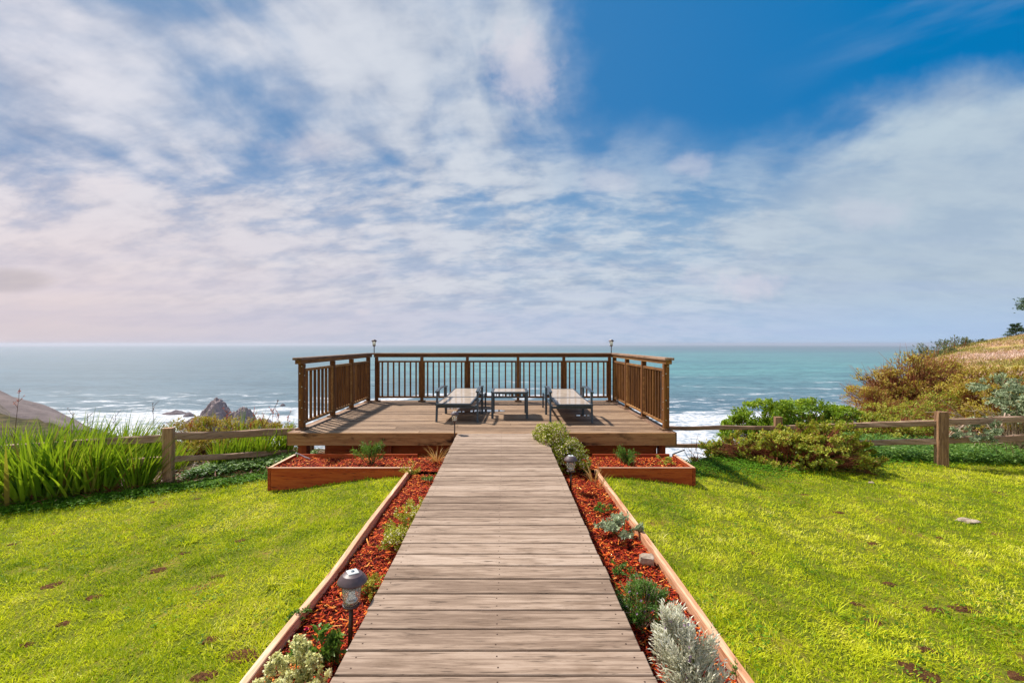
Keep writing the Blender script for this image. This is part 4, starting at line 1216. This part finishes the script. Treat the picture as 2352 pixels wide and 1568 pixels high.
shrub("shrub", "green shrub with rusty patches behind the grey green one at the frame edge",
      [lob_px(2270, 885, 11.0, 70, 40, .7), lob_px(2350, 890, 10.6, 60, 48, .7), lob_px(2240, 930, 10.6, 60, 50, .7), lob_px(2330, 965, 9.2, 90, 55, .6)],
      4600, .05, .026, M_shrub_rust, grd(2290, 11.2), inner=.05, cs=.09, twigs=800, rosette=5, group="shrubs along the right fence", thick=.16, sticks=140, twig_len=.2)
# bleached tangled branches by the right post
rt = empty("dead_branches", grd(2230, 7.8)); tag(rt, "bleached tangle of bare branches leaning on the fence right of the tall post", "dead branches")
b = MB()
for k in range(46):
    p = PY(R.uniform(2190, 2330), R.uniform(945, 1010), 7.9 + R.uniform(-.3, .5)); d = Vector((-R.uniform(.3, 1), R.uniform(-.5, .3), R.uniform(-.25, .6))).normalized()
    L = R.uniform(.3, .8); pts = [p]
    for s in range(5): d = (d + Vector((R.uniform(-.3, .3), R.uniform(-.3, .3), R.uniform(-.3, .25)))).normalized(); pts.append(pts[-1] + d * L / 5)
    r0 = R.uniform(.005, .014); b.tube([q - rt.location for q in pts], [r0 * (1 - .15 * s) for s in range(6)], 5)
b.build("branch_tangle", M_twig_pale, rt)
# bare little twig bush right of planter
rt = empty("bare_bush", grd(1596, 6.9)); tag(rt, "small leafless dark twig bush between the right planter and the shrub", "bush")
b = MB()
for k in range(16):
    p = Vector((R.uniform(-.05, .05), 0, 0)); d = Vector((R.uniform(-.7, .5), R.uniform(-.3, .3), 1)).normalized(); pts = [p]; L = R.uniform(.15, .5)
    for s in range(4): d = (d + Vector((R.uniform(-.3, .3), 0, R.uniform(-.2, .2)))).normalized(); pts.append(pts[-1] + d * L / 4)
    b.tube(pts, [.005, .004, .003, .002, .001], 4)
b.build("twigs", M_twig, rt)

# hill: scrub cover, bushes, trees
n = 15000; uu = rng.uniform(.9, 1.45, n); y = rng.uniform(12, 56, n) ; x = uu * y
k = (y - edge_y(x) < .6); x, y = x[k], y[k]; dn = fbm(x, y, .35, 3); k = dn > .36; x, y = x[k], y[k]
N = len(x) * 7; xx = np.repeat(x, 7) + rng.normal(0, .16, N); yy = np.repeat(y, 7) + rng.normal(0, .16, N)
tn = np.repeat(np.clip(.5 + 2.2 * (fbm(x, y, .18, 3) - .44) + rng.normal(0, .22, len(x)), 0, 1), 7)
sz = np.repeat(rng.uniform(.5, 1.6, len(x)), 7)
V, Q, Tt, rr = ribbon_arrays(np.stack([xx, yy, gz(xx, yy)], 1), rng.uniform(0, 6.28, N), rng.uniform(0, 1.1, N), rng.uniform(.06, .2, N) * sz, rng.uniform(.03, .08, N), rng.uniform(0, .9, N), np.clip(tn + rng.normal(0, .08, N), 0, 1), seg=2)
o = np_mesh("hillside_scrub", V, [Q, Tt], rr, M_hillscrub); tag(o, "dry pinkish tan scrub covering the hillside on the right", "scrub", None, "stuff")


def hillbush(px, py, Y, rx, rz, label, n=700, leaf=.13, lw=.07, m=M_hillbush):
    v = PY(px, py, Y); zb = float(gz(v.x, v.y))
    shrub("hill_bush", label, [lob_px(px, py, Y, rx, rz, rx * Y / 1000), lob_px(px + rx * .7, py + rz * .3, Y, rx * .6, rz * .7, rx * Y / 1400), lob_px(px - rx * .7, py + rz * .35, Y, rx * .6, rz * .7, rx * Y / 1400)],
          n, leaf, lw, m, (v.x, v.y, zb - .3), twigs=40, rosette=5, group="bushes on the right hand hillside", tr=.03, zmin=zb - 1.0, thick=.15, cat="bush")


hillbush(2150, 815, 40, 40, 34, "dark green bush at the left foot of the hillside skyline")
hillbush(2195, 806, 43, 38, 30, "dark wind-shaped bush on the hillside skyline, centre of the row")
hillbush(2228, 797, 46, 30, 18, "low dark green bush highest on the skyline row of bushes")
hillbush(2205, 818, 42, 30, 10, "purplish low bush just under the skyline bushes")
hillbush(2145, 832, 42, 24, 18, "olive bush lowest on the hillside edge behind the rusty shrub")


def conifer(loc, hgt, wid, label, lean=0.0, n=14, nl=9000, leaf=.12, qmin=.06):
    rt = empty("conifer_tree", loc); tag(rt, label, "tree", "conifers on the right hand hill")
    b = MB(); b.tube([(0, 0, -.5), (lean * .3, 0, hgt * .5), (lean, 0, hgt)], [hgt * .035, hgt * .022, hgt * .004], 8); b.build("trunk", M_bark, rt)
    P_, D_ = [], []; bb = MB()
    for k in range(n * 5):
        q = R.uniform(qmin, 1.0); z = hgt * q; a = R.uniform(0, 6.28)
        L = wid * (1.05 - q) ** .7 * R.uniform(.6, 1.15) + .05 * wid if qmin < .5 else wid * R.uniform(.45, 1.05)
        o = Vector((lean * q, 0, z)); e = o + Vector((math.cos(a) * L, math.sin(a) * L, L * R.uniform(.05, .35)))
        bb.tube([o, o.lerp(e, .5) + Vector((0, 0, L * .06)), e], [hgt * .008, hgt * .005, hgt * .002], 4)
        m_ = int(nl / (n * 5))
        for _ in range(m_):
            s = R.uniform(.25, 1.0) ; p = o.lerp(e, s); P_.append((p.x + R.gauss(0, L * .07), p.y + R.gauss(0, L * .07), p.z + R.gauss(0, L * .035))); D_.append((math.cos(a) + R.gauss(0, .6), math.sin(a) + R.gauss(0, .6), R.gauss(.3, .4)))
    bb.build("branches", M_bark, rt)
    P_ = np.array(P_); D_ = np.array(D_); N = len(P_)
    V, T1, rr = leaf_arrays(P_, D_, rng.normal(size=(N, 3)), leaf * rng.uniform(.6, 1.3, N), leaf * .35 * np.ones(N), rng.random(N))
    np_mesh("crown", V, [T1], rr, M_conifer, rt)
    return rt


v = PY(2334, 766, 50); conifer((v.x, v.y, float(gz(v.x, v.y)) - .15), 1.65, 1.15, "small dark conifer alone on the hillside skyline at the right edge", nl=5200, leaf=.13)
v = PY(2450, 850, 40); zg = float(gz(v.x, v.y)); conifer((v.x, v.y, zg), PY(2450, 706, 40).z - zg, 3.5, "large conifer whose branch tips enter the frame's right edge", nl=16000, leaf=.2, n=9, qmin=.86)


# left: sword leaved clumps
def sword(base, n, L, W, spread, label, lean_x=.0, dead=0, stalks=0, seed=0):
    n = int(n * 1.35)
    rt = empty("sword_leaf_clump", base); tag(rt, label, "plant", "sword leaved clumps along the left fence")
    az = rng.uniform(0, 2 * np.pi, n); r_ = np.abs(rng.normal(0, spread * .5, n))
    bp = np.stack([np.cos(az) * r_, np.sin(az) * r_ * .7, np.full(n, -.02)], 1)
    az2 = az + rng.normal(0, .5, n)
    lean = np.abs(rng.normal(.18, .2, n)) + r_ * .5
    dx = np.cos(az2) * np.sin(lean) + lean_x; dy = np.sin(az2) * np.sin(lean) * .8; az3 = np.arctan2(dy, dx); ln = np.arctan(np.hypot(dx, dy) / np.cos(lean))
    V, Q, Tt, rr = ribbon_arrays(bp, az3, ln, L * rng.uniform(.55, 1.08, n), W * rng.uniform(.6, 1.15, n), rng.uniform(.05, .6, n), np.clip(rng.normal(.5, .25, n), 0, 1), seg=6)
    np_mesh("leaves", V, [Q, Tt], rr, M_sword, rt)
    if dead:
        az = rng.uniform(0, 2 * np.pi, dead)
        V, Q, Tt, rr = ribbon_arrays(np.stack([np.cos(az) * .15, np.sin(az) * .12, np.full(dead, .02)], 1), az, rng.uniform(.9, 1.35, dead), L * rng.uniform(.3, .6, dead), W * .5 * np.ones(dead), rng.uniform(.2, .6, dead), rng.random(dead), seg=5)
        np_mesh("dead_leaves", V, [Q, Tt], rr, M_litter, rt)
    return rt


def stalk(px0, py0, px1, py1, Y, label, m=M_stem_dark, fm=None, nf=14, branch=3):
    p0 = PY(px0, py0, Y); p1 = PY(px1, py1, Y + .1); base = p0.copy(); base.z = float(gz(base.x, base.y))
    rt = empty("flower_stalk", base); tag(rt, label, "flower stalk", "seed and flower stalks behind the left fence")
    d = p1 - p0; b = MB(); mid = base.lerp(p1, .5) + Vector((R.uniform(-.03, .03), 0, 0)); Rl = rt.location
    b.tube([base - Rl, mid - Rl, p1 - Rl], [.006, .0045, .002], 5)
    tips = []
    for k in range(branch):
        o = base.lerp(p1, .80 + .07 * k); e = o + Vector((R.uniform(-.09, .09), R.uniform(-.05, .05), R.uniform(.05, .12))); b.tube([o - Rl, e - Rl], [.003, .0015], 4); tips.append((o, e))
    tips.append((base.lerp(p1, .85), p1))
    P_, D_ = [], []
    for (o, e) in tips:
        for k in range(nf):
            s = R.uniform(.1, 1.05); P_.append((o.lerp(e, s) - Rl)[:]); D_.append((R.gauss(0, 1), R.gauss(0, 1), R.gauss(.7, .5)))
    if not fm:
        for p_, d_ in zip(P_, D_):
            q_ = Vector(d_).normalized(); w_ = q_.cross(Vector((.3, .5, .8))).normalized() * .005; p_ = Vector(p_); l_ = R.uniform(.015, .03)
            b.add([p_, p_ + q_ * l_ * .5 + w_, p_ + q_ * l_, p_ + q_ * l_ * .5 - w_], [(0, 1, 2, 3)], None, 1)
        b.build("stem", [m, M_litter], rt); return rt
    b.build("stem", m, rt)
    P_ = np.array(P_); D_ = np.array(D_); N = len(P_)
    V, T1, rr = leaf_arrays(P_, D_, rng.normal(size=(N, 3)), rng.uniform(.015, .035, N), rng.uniform(.007, .012, N), rng.random(N))
    np_mesh("flowers" if fm else "seed_heads", V, [T1], rr, fm or M_litter, rt)


SW = [  # px of base, Y, leaves, length, width, spread, lean, dead, words
    (70, 5.62, 170, .98, .050, .34, -.05, 30, "front clump at the frame's left edge, broad leaves splayed low over the clover"),
    (-60, 5.5, 150, .95, .034, .26, .05, 10, "clump cut by the left frame edge in the front row"),
    (150, 5.75, 200, .98, .040, .26, .10, 20, "front row clump second from the left, tall upright leaves"),
    (225, 5.82, 180, .92, .034, .22, .16, 26, "front row clump with leaves fanned to the right over dead litter"),
    (318, 5.92, 130, .82, .026, .20, .20, 26, "front row clump next to the left fence post"),
    (20, 6.4, 150, 1.02, .030, .34, .10, 0, "back row clump behind the left rail at the frame edge"),
    (110, 6.6, 150, 1.04, .028, .34, .14, 0, "back row clump behind the rail, second from the left"),
    (205, 6.8, 150, 1.04, .027, .34, .18, 0, "back row clump with tips highest against the sea"),
    (290, 7.0, 140, .96, .026, .32, .22, 0, "back row clump leaning right toward the fence post"),
    (355, 7.1, 120, .80, .024, .26, .25, 0, "back row clump directly behind the left fence post"),
    (395, 6.7, 60, .60, .020, .16, .25, 0, "small thin clump just right of the left fence post"),
    (505, 6.75, 90, .60, .026, .14, .06, 12, "clump behind the fence in the middle of the two rails' span"),
    (552, 6.85, 120, .64, .027, .17, .12, 12, "clump behind the fence, second before the planter"),
    (602, 7.0, 120, .66, .026, .17, .18, 10, "clump behind the fence close to the planter"),
    (648, 7.2, 105, .68, .025, .16, .16, 6, "last clump behind the fence against the deck corner"),
    (470, 8.2, 40, .80, .018, .22, .05, 0, "rear clump rising over the brown shrub behind the fence"),
    (560, 8.2, 40, .80, .018, .22, .05, 0, "rear clump with tips below the pointed rock"),
]
for (px, Y, n, L, W, sp, ln, dd, words) in SW:
    b0 = grd(px, Y); sword(b0, n, L, W, sp, "green sword-leaf " + words, ln, dd)
ST = [(25, 960, 45, 895, 6.5, "tall stalk with an orange tip at the far left against the headland", M_flower_orange),
      (148, 980, 168, 945, 6.8, "short brown seed stalk over the left clumps", None),
      (205, 985, 200, 950, 7.0, "dark seed stalk rising left of the forked one", None),
      (255, 985, 265, 950, 7.0, "thin dark seed stalk between the forked stalk and the left ones", None),
      (360, 990, 350, 925, 7.1, "forked dark stalk standing highest above the left clumps", None),
      (575, 1005, 640, 918, 7.4, "long bare stalk leaning right above the fence post", None),
      (640, 1005, 745, 0, 0, "", None)]
for q in ST[:-1]:
    stalk(q[0] * .6021 * 1.66 if False else q[0], q[1], q[2], q[3], q[4], q[5], M_stem_dark, q[6], 10)
for (px, py, lab) in ((522, 942, "orange flower spike in front of the pointed rock"), (583, 944, "pair of faded orange flower heads right of the pointed rock"), (604, 958, "orange flower head low on the rock's right tail"), (628, 938, "faded orange flower spray third from the deck post"),
                      (640, 948, "orange flower spray second from the deck post"), (662, 955, "faded orange flower spray nearest the left deck post"), (576, 974, "bright orange bloom just above the left fence rail"), (440, 968, "pink red bloom beside the left fence post top")):
    stalk(px - 8, py + 45, px, py, 7.6, lab, M_stem_dark, M_flower_orange, 12, 3)

shrub("shrub", "brown green twiggy shrub behind the left fence with sea showing through",
      [lob_px(410, 1002, 8.0, 60, 36, .4), lob_px(490, 990, 8.2, 75, 32, .4), lob_px(575, 993, 8.4, 60, 28, .4), lob_px(450, 1050, 7.5, 75, 45, .35), lob_px(632, 992, 8.6, 42, 22, .3), lob_px(540, 1030, 7.9, 90, 40, .3)],
      4600, .038, .018, M_shrub_rust, grd(470, 7.9), twigs=300, rosette=5, group="shrubs behind the left fence", thick=.25, sticks=200, twig_len=.14, cat="shrub")
n = 11000; x = rng.uniform(-8.2, -3.1, n); y = lawn_edge_left(x) + .05 + 1.2 * rng.random(n) ** 1.6; z = gz(x, y) + rng.uniform(0, .05, n)
az = rng.uniform(0, 6.28, n); tl = rng.normal(.05, .25, n)
V, T1, rr = leaf_arrays(np.stack([x, y, z], 1), np.stack([np.cos(az) * np.cos(tl), np.sin(az) * np.cos(tl), np.sin(tl)], 1), np.tile([0, 0, 1.], (n, 1)) + rng.normal(0, .3, (n, 3)), rng.uniform(.04, .22, n), rng.uniform(.006, .018, n), rng.random(n), .1)
o = np_mesh("leaf_litter", V, [T1], rr, M_litter); tag(o, "red brown dead leaves under the sword leaf clumps", "leaf litter", None, "stuff")


# bed plants
def bedroot(px, py, z=-.35): v = PZ(px, py, z); return v


def small(name, label, px, py, w_px, h_px, leaf, lw, n, m, zb=-.35, cat="plant", **kw):
    """plant whose base is at photo pixel (px,py) and which is w_px wide and h_px tall there"""
    v = bedroot(px, py, zb); Y = v.y; w = w_px * Y / 1000; h = h_px * Y / 1000 * .86
    lobes = kw.pop("lobes", None) or [(v.x, Y, zb + h * .5, w * .5, w * .42, h * .52)]
    return shrub(name, label, lobes, n, leaf, lw, m, (v.x, v.y, zb), zmin=zb, cat=cat, **kw)


# big flowering bush by the deck (two lobes leaning on the walkway)
v = PZ(1300, 1078, -.35)
shrub("flowering_bush", "flowering bush with tiny pinkish white flowers spilling over the walkway at the deck",
      [(.62, 5.82, -.03, .22, .22, .28), (.78, 5.66, -.16, .23, .20, .24), (.47, 6.0, .07, .13, .14, .13), (.91, 5.56, -.2, .14, .13, .15)],
      3800, .020, .0095, M_bushleaf, (.78, 5.6, -.36), twigs=90, rosette=6, tr=.004, fl=(M_flower_white, 2000, .010, "flowers"), zmin=-.36, cat="bush", sticks=80, twig_len=.06, spiky=.2, bump=.10, cs=.2)
v = PZ(928, 1250, -.35)
shrub("flowering_bush", "smaller flowering bush with white buds halfway along the walkway's left side",
      [(v.x + .03, v.y + .05, -.23, .17, .22, .15), (v.x + .10, v.y + .2, -.19, .12, .15, .13), (v.x - .02, v.y - .10, -.28, .13, .12, .10)],
      1500, .018, .008, M_bushleaf, (v.x, v.y, -.36), twigs=60, rosette=6, tr=.003, fl=(M_flower_white, 560, .0075, "flowers"), zmin=-.36, cat="bush", sticks=60, twig_len=.05, spiky=.2)
small("lavender_plant", "silver white lavender with purple tips at the bottom right of the walkway", 1585, 1592, 140, 155, .030, .0065, 950, M_silver, lobes=[(.86, 2.07, -.225, .105, .11, .16), (.845, 2.15, -.18, .085, .09, .15), (.90, 2.02, -.30, .12, .10, .07)], rosette=8, spiky=.75, twigs=50, twm=M_stem_green, tr=.003, thick=.2, fl=(M_flower_purple, 60, .010, "flower_tips"))
small("lavender_plant", "dark green lavender with dry pinkish stalks just above the silver one", 1472, 1432, 112, 100, .020, .006, 900, M_herb, rosette=7, spiky=.4, twigs=40, tr=.003, sticks=130, twig_len=.06, twm=M_twig_pale, fl=(M_flower_purple, 60, .008, "flower_tips"))
small("lavender_plant", "small lavender clump in the left planter", 852, 1064, 62, 46, .040, .009, 160, M_herb, zb=-.32, rosette=6, spiky=.7, twigs=24, tr=.004, twm=M_stem_green, bump=.35, thick=.3)
small("lavender_plant", "yellow green lavender clump in the right planter", 1440, 1066, 62, 38, .042, .009, 170, M_herb, zb=-.32, rosette=6, spiky=.7, twigs=24, tr=.004, twm=M_stem_green, bump=.35, thick=.3)
small("succulent_plant", "small yellowish green succulent near the right planter's far corner", 1525, 1066, 44, 20, .028, .012, 60, M_yellowgreen, zb=-.32, rosette=6, twigs=0)
small("leafy_plant", "flat grey green woolly plant lying across the right edging board", 1432, 1226, 92, 34, .045, .022, 90, M_shrub_grey, zb=-.33, rosette=6, twigs=12, twm=M_stem_green)
small("leafy_plant", "tiny green herb above the grey green mat in the right bed", 1386, 1172, 42, 16, .026, .011, 50, M_herb, zb=-.35, rosette=6, twigs=6, twm=M_stem_green)
small("leafy_plant", "thin creeping dark green plant below the squared stone", 1420, 1312, 60, 16, .018, .009, 60, M_herb, zb=-.35, rosette=6, twigs=6, twm=M_stem_green)
small("leafy_plant", "second creeping green sprig left of the dark lavender", 1455, 1325, 36, 14, .016, .009, 34, M_herb, zb=-.35, rosette=6, twigs=4, twm=M_stem_green)
small("leafy_plant", "tiny green weed on the right edging board near the bottom of the frame", 1692, 1545, 26, 18, .014, .009, 22, M_herb, zb=-.34, rosette=5, twigs=3, twm=M_stem_green)
small("leafy_plant", "green weed at the inner corner of the left planter", 944, 1090, 30, 20, .045, .010, 26, M_yellowgreen, zb=-.33, rosette=6, spiky=.5, twigs=4, twm=M_stem_green)
small("leafy_plant", "low green weed beside the walkway near the left planter", 990, 1103, 34, 18, .035, .012, 34, M_herb, zb=-.34, rosette=6, twigs=4, twm=M_stem_green)
small("leafy_plant", "small green weed against the left edging board", 688, 1420, 36, 26, .020, .011, 44, M_herb, zb=-.35, rosette=5, twigs=4, twm=M_stem_green)
small("leafy_plant", "yellow green creeping plant behind the nearest solar light", 850, 1362, 92, 40, .014, .010, 190, M_yellowgreen, zb=-.36, rosette=5, twigs=14, twm=M_stem_green, bump=.4, thick=.4)
small("leafy_plant", "broad leaved green plant next to the cream flower heads", 730, 1524, 74, 76, .052, .026, 85, M_herb, zb=-.36, rosette=6, twigs=16, twm=M_stem_green)
# cream flower heads, bottom left
v = PZ(665, 1600, -.36)
shrub("cream_flower_plant", "cream flower heads in dense rounded spikes at the bottom left bed",
      [(-1.01, 2.10, -.235, .060, .055, .115), (-.93, 2.05, -.255, .05, .05, .095), (-1.085, 2.06, -.265, .055, .05, .09), (-.86, 2.00, -.275, .045, .045, .08), (-1.0, 1.95, -.27, .065, .05, .09), (-1.12, 1.97, -.29, .05, .05, .07), (-.90, 1.93, -.29, .05, .05, .07)],
      1700, .016, .010, M_pale, (-1.0, 2.02, -.36), twigs=20, rosette=6, twm=M_stem_green, zmin=-.36, cat="plant", thick=.1, bump=.15, parts="flower_heads")
# magenta flower
v = PZ(704, 1444, -.27); base = Vector((v.x + .02, v.y - .05, -.36)); rt = empty("magenta_flower", base); tag(rt, "single magenta flower on a thin stem above the cream flower heads", "flower")
b = MB(); b.tube([(0, 0, 0), ((v.x - base.x) * .6, .02, .05), (v - base)[:]], [.0025, .002, .0015], 5); b.build("stem", M_stem_green, rt)
n = 26; d = sphere_dirs(n, 1.0); V, T1, rr = leaf_arrays(np.tile(np.array((v - base)[:]), (n, 1)), d, rng.normal(size=(n, 3)), np.full(n, .014), np.full(n, .010), rng.random(n)); np_mesh("petals", V, [T1], rr, M_magenta, rt)


def tuft(px, py, n, L, W, m, label, zb=-.33, spread=.06, lean=.55, name="grass_tuft"):
    v = PZ(px, py, zb); rt = empty(name, v); tag(rt, label, "grass tuft"); az = rng.uniform(0, 6.28, n)
    V, Q, Tt, rr = ribbon_arrays(np.stack([np.cos(az) * spread * .4, np.sin(az) * spread * .4, np.zeros(n)], 1), az, np.abs(rng.normal(lean, .3, n)), L * rng.uniform(.5, 1.1, n), np.full(n, W), rng.uniform(.2, 1.3, n), rng.random(n), seg=5)
    np_mesh("blades", V, [Q, Tt], rr, m, rt)


tuft(1003, 1062, 70, .30, .008, M_straw, "golden grass tuft between the left planter and the walkway", spread=.08)
tuft(1362, 1106, 26, .26, .007, M_straw, "dry golden stems at the inner corner of the right planter", lean=.35)
tuft(1378, 1120, 14, .22, .006, M_straw, "few pale dry stems leaning over the right edging board", lean=.5)
for (px, py, lab) in ((690, 1345, "coarse pale grass tuft in the left lawn near the edging board"), (628, 1335, "coarse grass tuft left of the pale one in the left lawn"), (2000, 1448, "long grass tuft in the lower right lawn"), (1905, 1405, "long bent grass tuft in the middle of the right lawn"), (430, 1245, "pale grass tuft high in the left lawn")):
    z = -.5
    for _ in range(5): v = PZ(px, py, z); z = float(gz(v.x, v.y))
    tuft(px, py, 50, .12, .006, M_grass, lab, zb=z, spread=.12, lean=.8)

# ------------------------------------------------------------------ haze
b = MB(); b.box((-15900, -400, SEA - 4), (15900, 15950, 14))
hz = b.build("haze", None); hz.data.materials.clear()
m, t = mat("sea_haze"); vol = t.n("ShaderNodeVolumePrincipled"); vol.inputs["Color"].default_value = (.68, .73, .84, 1)
vol.inputs["Density"].default_value = 9.0e-5; vol.inputs["Anisotropy"].default_value = .3
o_ = t.n("ShaderNodeOutputMaterial"); t.nt.links.new(vol.outputs[0], o_.inputs["Volume"]); hz.data.materials.append(m)
tag(hz, kind="stuff", label="pale sea haze over the water")

# ------------------------------------------------------------------ light
SUN_EL, SUN_AZ = 54.0, -50.0          # azimuth from +Y, negative = left
sd = Vector((math.sin(math.radians(SUN_AZ)) * math.cos(math.radians(SUN_EL)), math.cos(math.radians(SUN_AZ)) * math.cos(math.radians(SUN_EL)), math.sin(math.radians(SUN_EL))))
L = bpy.data.lights.new("sun", "SUN"); L.energy = 4.1; L.angle = math.radians(3.0); L.color = (1, .93, .84)
lo = bpy.data.objects.new("sun", L); COL.objects.link(lo); lo.rotation_euler = (-sd).to_track_quat("-Z", "Y").to_euler()

w = bpy.data.worlds.new("World"); SC.world = w; w.use_nodes = True; t = T(w.node_tree)
sky = t.n("ShaderNodeTexSky", sky_type="NISHITA"); sky.sun_disc = False
sky.sun_elevation = math.radians(SUN_EL); sky.sun_rotation = math.radians(SUN_AZ); sky.altitude = 60; sky.air_density = 1.0; sky.dust_density = 1.0
K = 10.0
d = t.gen(); x, y, z = t.xyz(d)
nish = S(t.nt, sky.outputs[0])
yc = y.mx(.12); u = x / yc; v = z / yc
zz = z.mx(0.0) + .32
cp = t.vec(x / zz, y / zz, 0.)
# direction of the cirrus streaks
sx = (x * .99 - y * .13) / zz; sy = (x * .13 + y * .99) / zz
warp = t.noise(cp, .8, 3, .5)
st = t.noise(t.vec(sx * 1.9 + warp * 1.3, sy * 1.2 + warp * .7, 1.), 1.5, 6, .50, .25)
st2 = t.noise(t.vec(sx * 5.0 + warp * 2., sy * 3.6 + warp, 4.), 1.3, 4, .5, .2)
pf = t.noise(t.vec(sx * 2.0 + warp * .5, sy * 3.4, 7.), 1.6, 6, .57, .2)
pf2 = t.noise(t.vec(sx * 5.0, sy * 9.0, 3.), 1.5, 6, .6, .2)
hi = v.sm(.30, .52)                         # 0 low .. 1 high in the picture
cov = (st * .66 + pf * .22 + st2 * .12) * hi + (pf * .76 + pf2 * .24) * (1.0 - hi)
n_e = (t.noise(t.vec(u, v, 2.), 3.2, 5, .6) - .5)
# open blue sky at upper right
vb = .405 + (u - .55).mx(0.0) * .20 - (u - .2).mn(0.0) * .0
open_ = (v - vb + n_e * .22).sm(.0, .16) * (u + n_e * .50 + (v - .6) * .25).sm(.08, .24) * (1.0 - ((u - .19) / .11).pw(2.0).mn(1.0).sm(1.0, .0) * 0.0)
thin = (v - .24 + n_e * .35).sm(.0, .16) * u.sm(.0, .25) * u.sm(.85, .5) * .62
cl = (cov.sm(.38, .56) * .80 + .16)
cl = cl * (1.0 - open_)
cl = cl * (1.0 - thin * .8)
# right hand bank and low haze bank fill in
bank = (vb + .02 - v + n_e * .14).sm(.0, .13) * u.sm(.35, .8) * .88
low = v.sm(.42, .08)
leftlow = u.sm(.1, -1.0) * v.sm(.50, .15)
cl = cl + (1.0 - cl) * bank
cl = cl + (1.0 - cl) * (low * .80) + 0.0
cl = cl + (1.0 - cl) * leftlow * .75
# thin veils crossing the blue
veil = t.noise(t.vec(u * 1.0 - v * .2, (v - u * .32) * 5.0, 8.), 1.6, 5, .55).sm(.45, .75) * u.sm(.5, 1.1) * .22
cl = (cl + veil * (1.0 - cl)).clamp()
# puffs of low cumulus
def puff(pu, pv, ru, rv, sh=1.0):
    q = (((u - pu) / ru).pw(2.0) + ((v - pv) / rv).pw(2.0)).pw(.5)
    return (1.0 - q + (t.noise(t.vec(u, v, pu * 9), 14, 5, .6) - .5) * 1.5).sm(.1, .8) * sh
pu = puff(.55, .135, .11, .055, .65).mx(puff(.43, .15, .07, .035, .3)).mx(puff(-.33, .072, .035, .013, .45)).mx(puff(-.61, .08, .05, .016, .35)).mx(puff(.83, .30, .14, .06, .3)).mx(puff(.42, .41, .09, .045, .35)).mx(puff(.03, .63, .12, .16, .6)).mx(puff(.24, .37, .12, .05, .3)).mx(puff(-.45, .45, .14, .05, .3)).mx(puff(-.95, .37, .2, .05, .35))
# colours
side = u.lin(-1.1, .9)
blue_hi = t.mix(side, (.12, .25, .46), (.0, .185, .49)); blue_lo = t.mix(side, (.30, .40, .64), (.13, .43, .68))
blue = t.mix(v.sm(.55, .05), blue_hi, blue_lo)
nsc = t.mix(1.0, nish, (.003, .052, .085), "MULTIPLY")
base = t.mix(.85, nsc, blue)
shade = (st2 * .25 + pf2 * .25 + cov * .5).sm(.36, .60)
ch = t.mix(side, (.36, .40, .52), (.34, .43, .56)); cb = t.mix(side, (.74, .73, .79), (.50, .60, .68))
ccol = t.mix((shade * (1.0 - bank * .7) + bank * .35).clamp(), ch, cb)
warmlow = (u.sm(.2, -1.1) * v.sm(.55, .05))
ccol = t.mix(warmlow * .85, ccol, (.78, .66, .66))
hor = v.sm(.16, .0)
hcol = t.mix(side, (.66, .57, .60), (.42, .57, .79))
ccol = t.mix(hor * .85, ccol, hcol)
bands = t.noise(t.vec(u * 1.2, v * 26, 5.), 1.0, 4, .55).sm(.35, .7) * v.sm(.32, .10)
ccol = t.mix(bands * .26, ccol, t.mix(side, (.50, .47, .60), (.35, .45, .70)))
grey = (((u + 1.16) / .12).pw(2.0) + ((v - .145) / .03).pw(2.0)).sm(1.4, .2)
colr = t.mix(cl, base, ccol)
colr = t.mix(pu, colr, t.mix(side, (.78, .70, .72), (.62, .62, .72)))
colr = t.mix(grey * .45, colr, (.40, .36, .38))
bg = t.n("ShaderNodeBackground")
colr = t.mix(y.sm(.0, -.6) * .8, colr, (.62, .64, .68))   # added fill: paler unseen sky behind the camera, lights faces turned to it
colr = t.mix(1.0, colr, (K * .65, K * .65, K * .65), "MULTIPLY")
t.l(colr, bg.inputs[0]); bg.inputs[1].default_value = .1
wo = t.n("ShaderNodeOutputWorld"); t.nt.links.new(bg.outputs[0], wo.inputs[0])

SC.view_settings.view_transform = "Standard"; SC.view_settings.look = "None"
SC.view_settings.exposure = .7; SC.view_settings.gamma = 1.0
SC.cycles.max_bounces = 8; SC.cycles.volume_bounces = 0; SC.cycles.transparent_max_bounces = 8
SC.cycles.use_denoising = True
SC.cycles.sample_clamp_indirect = 6
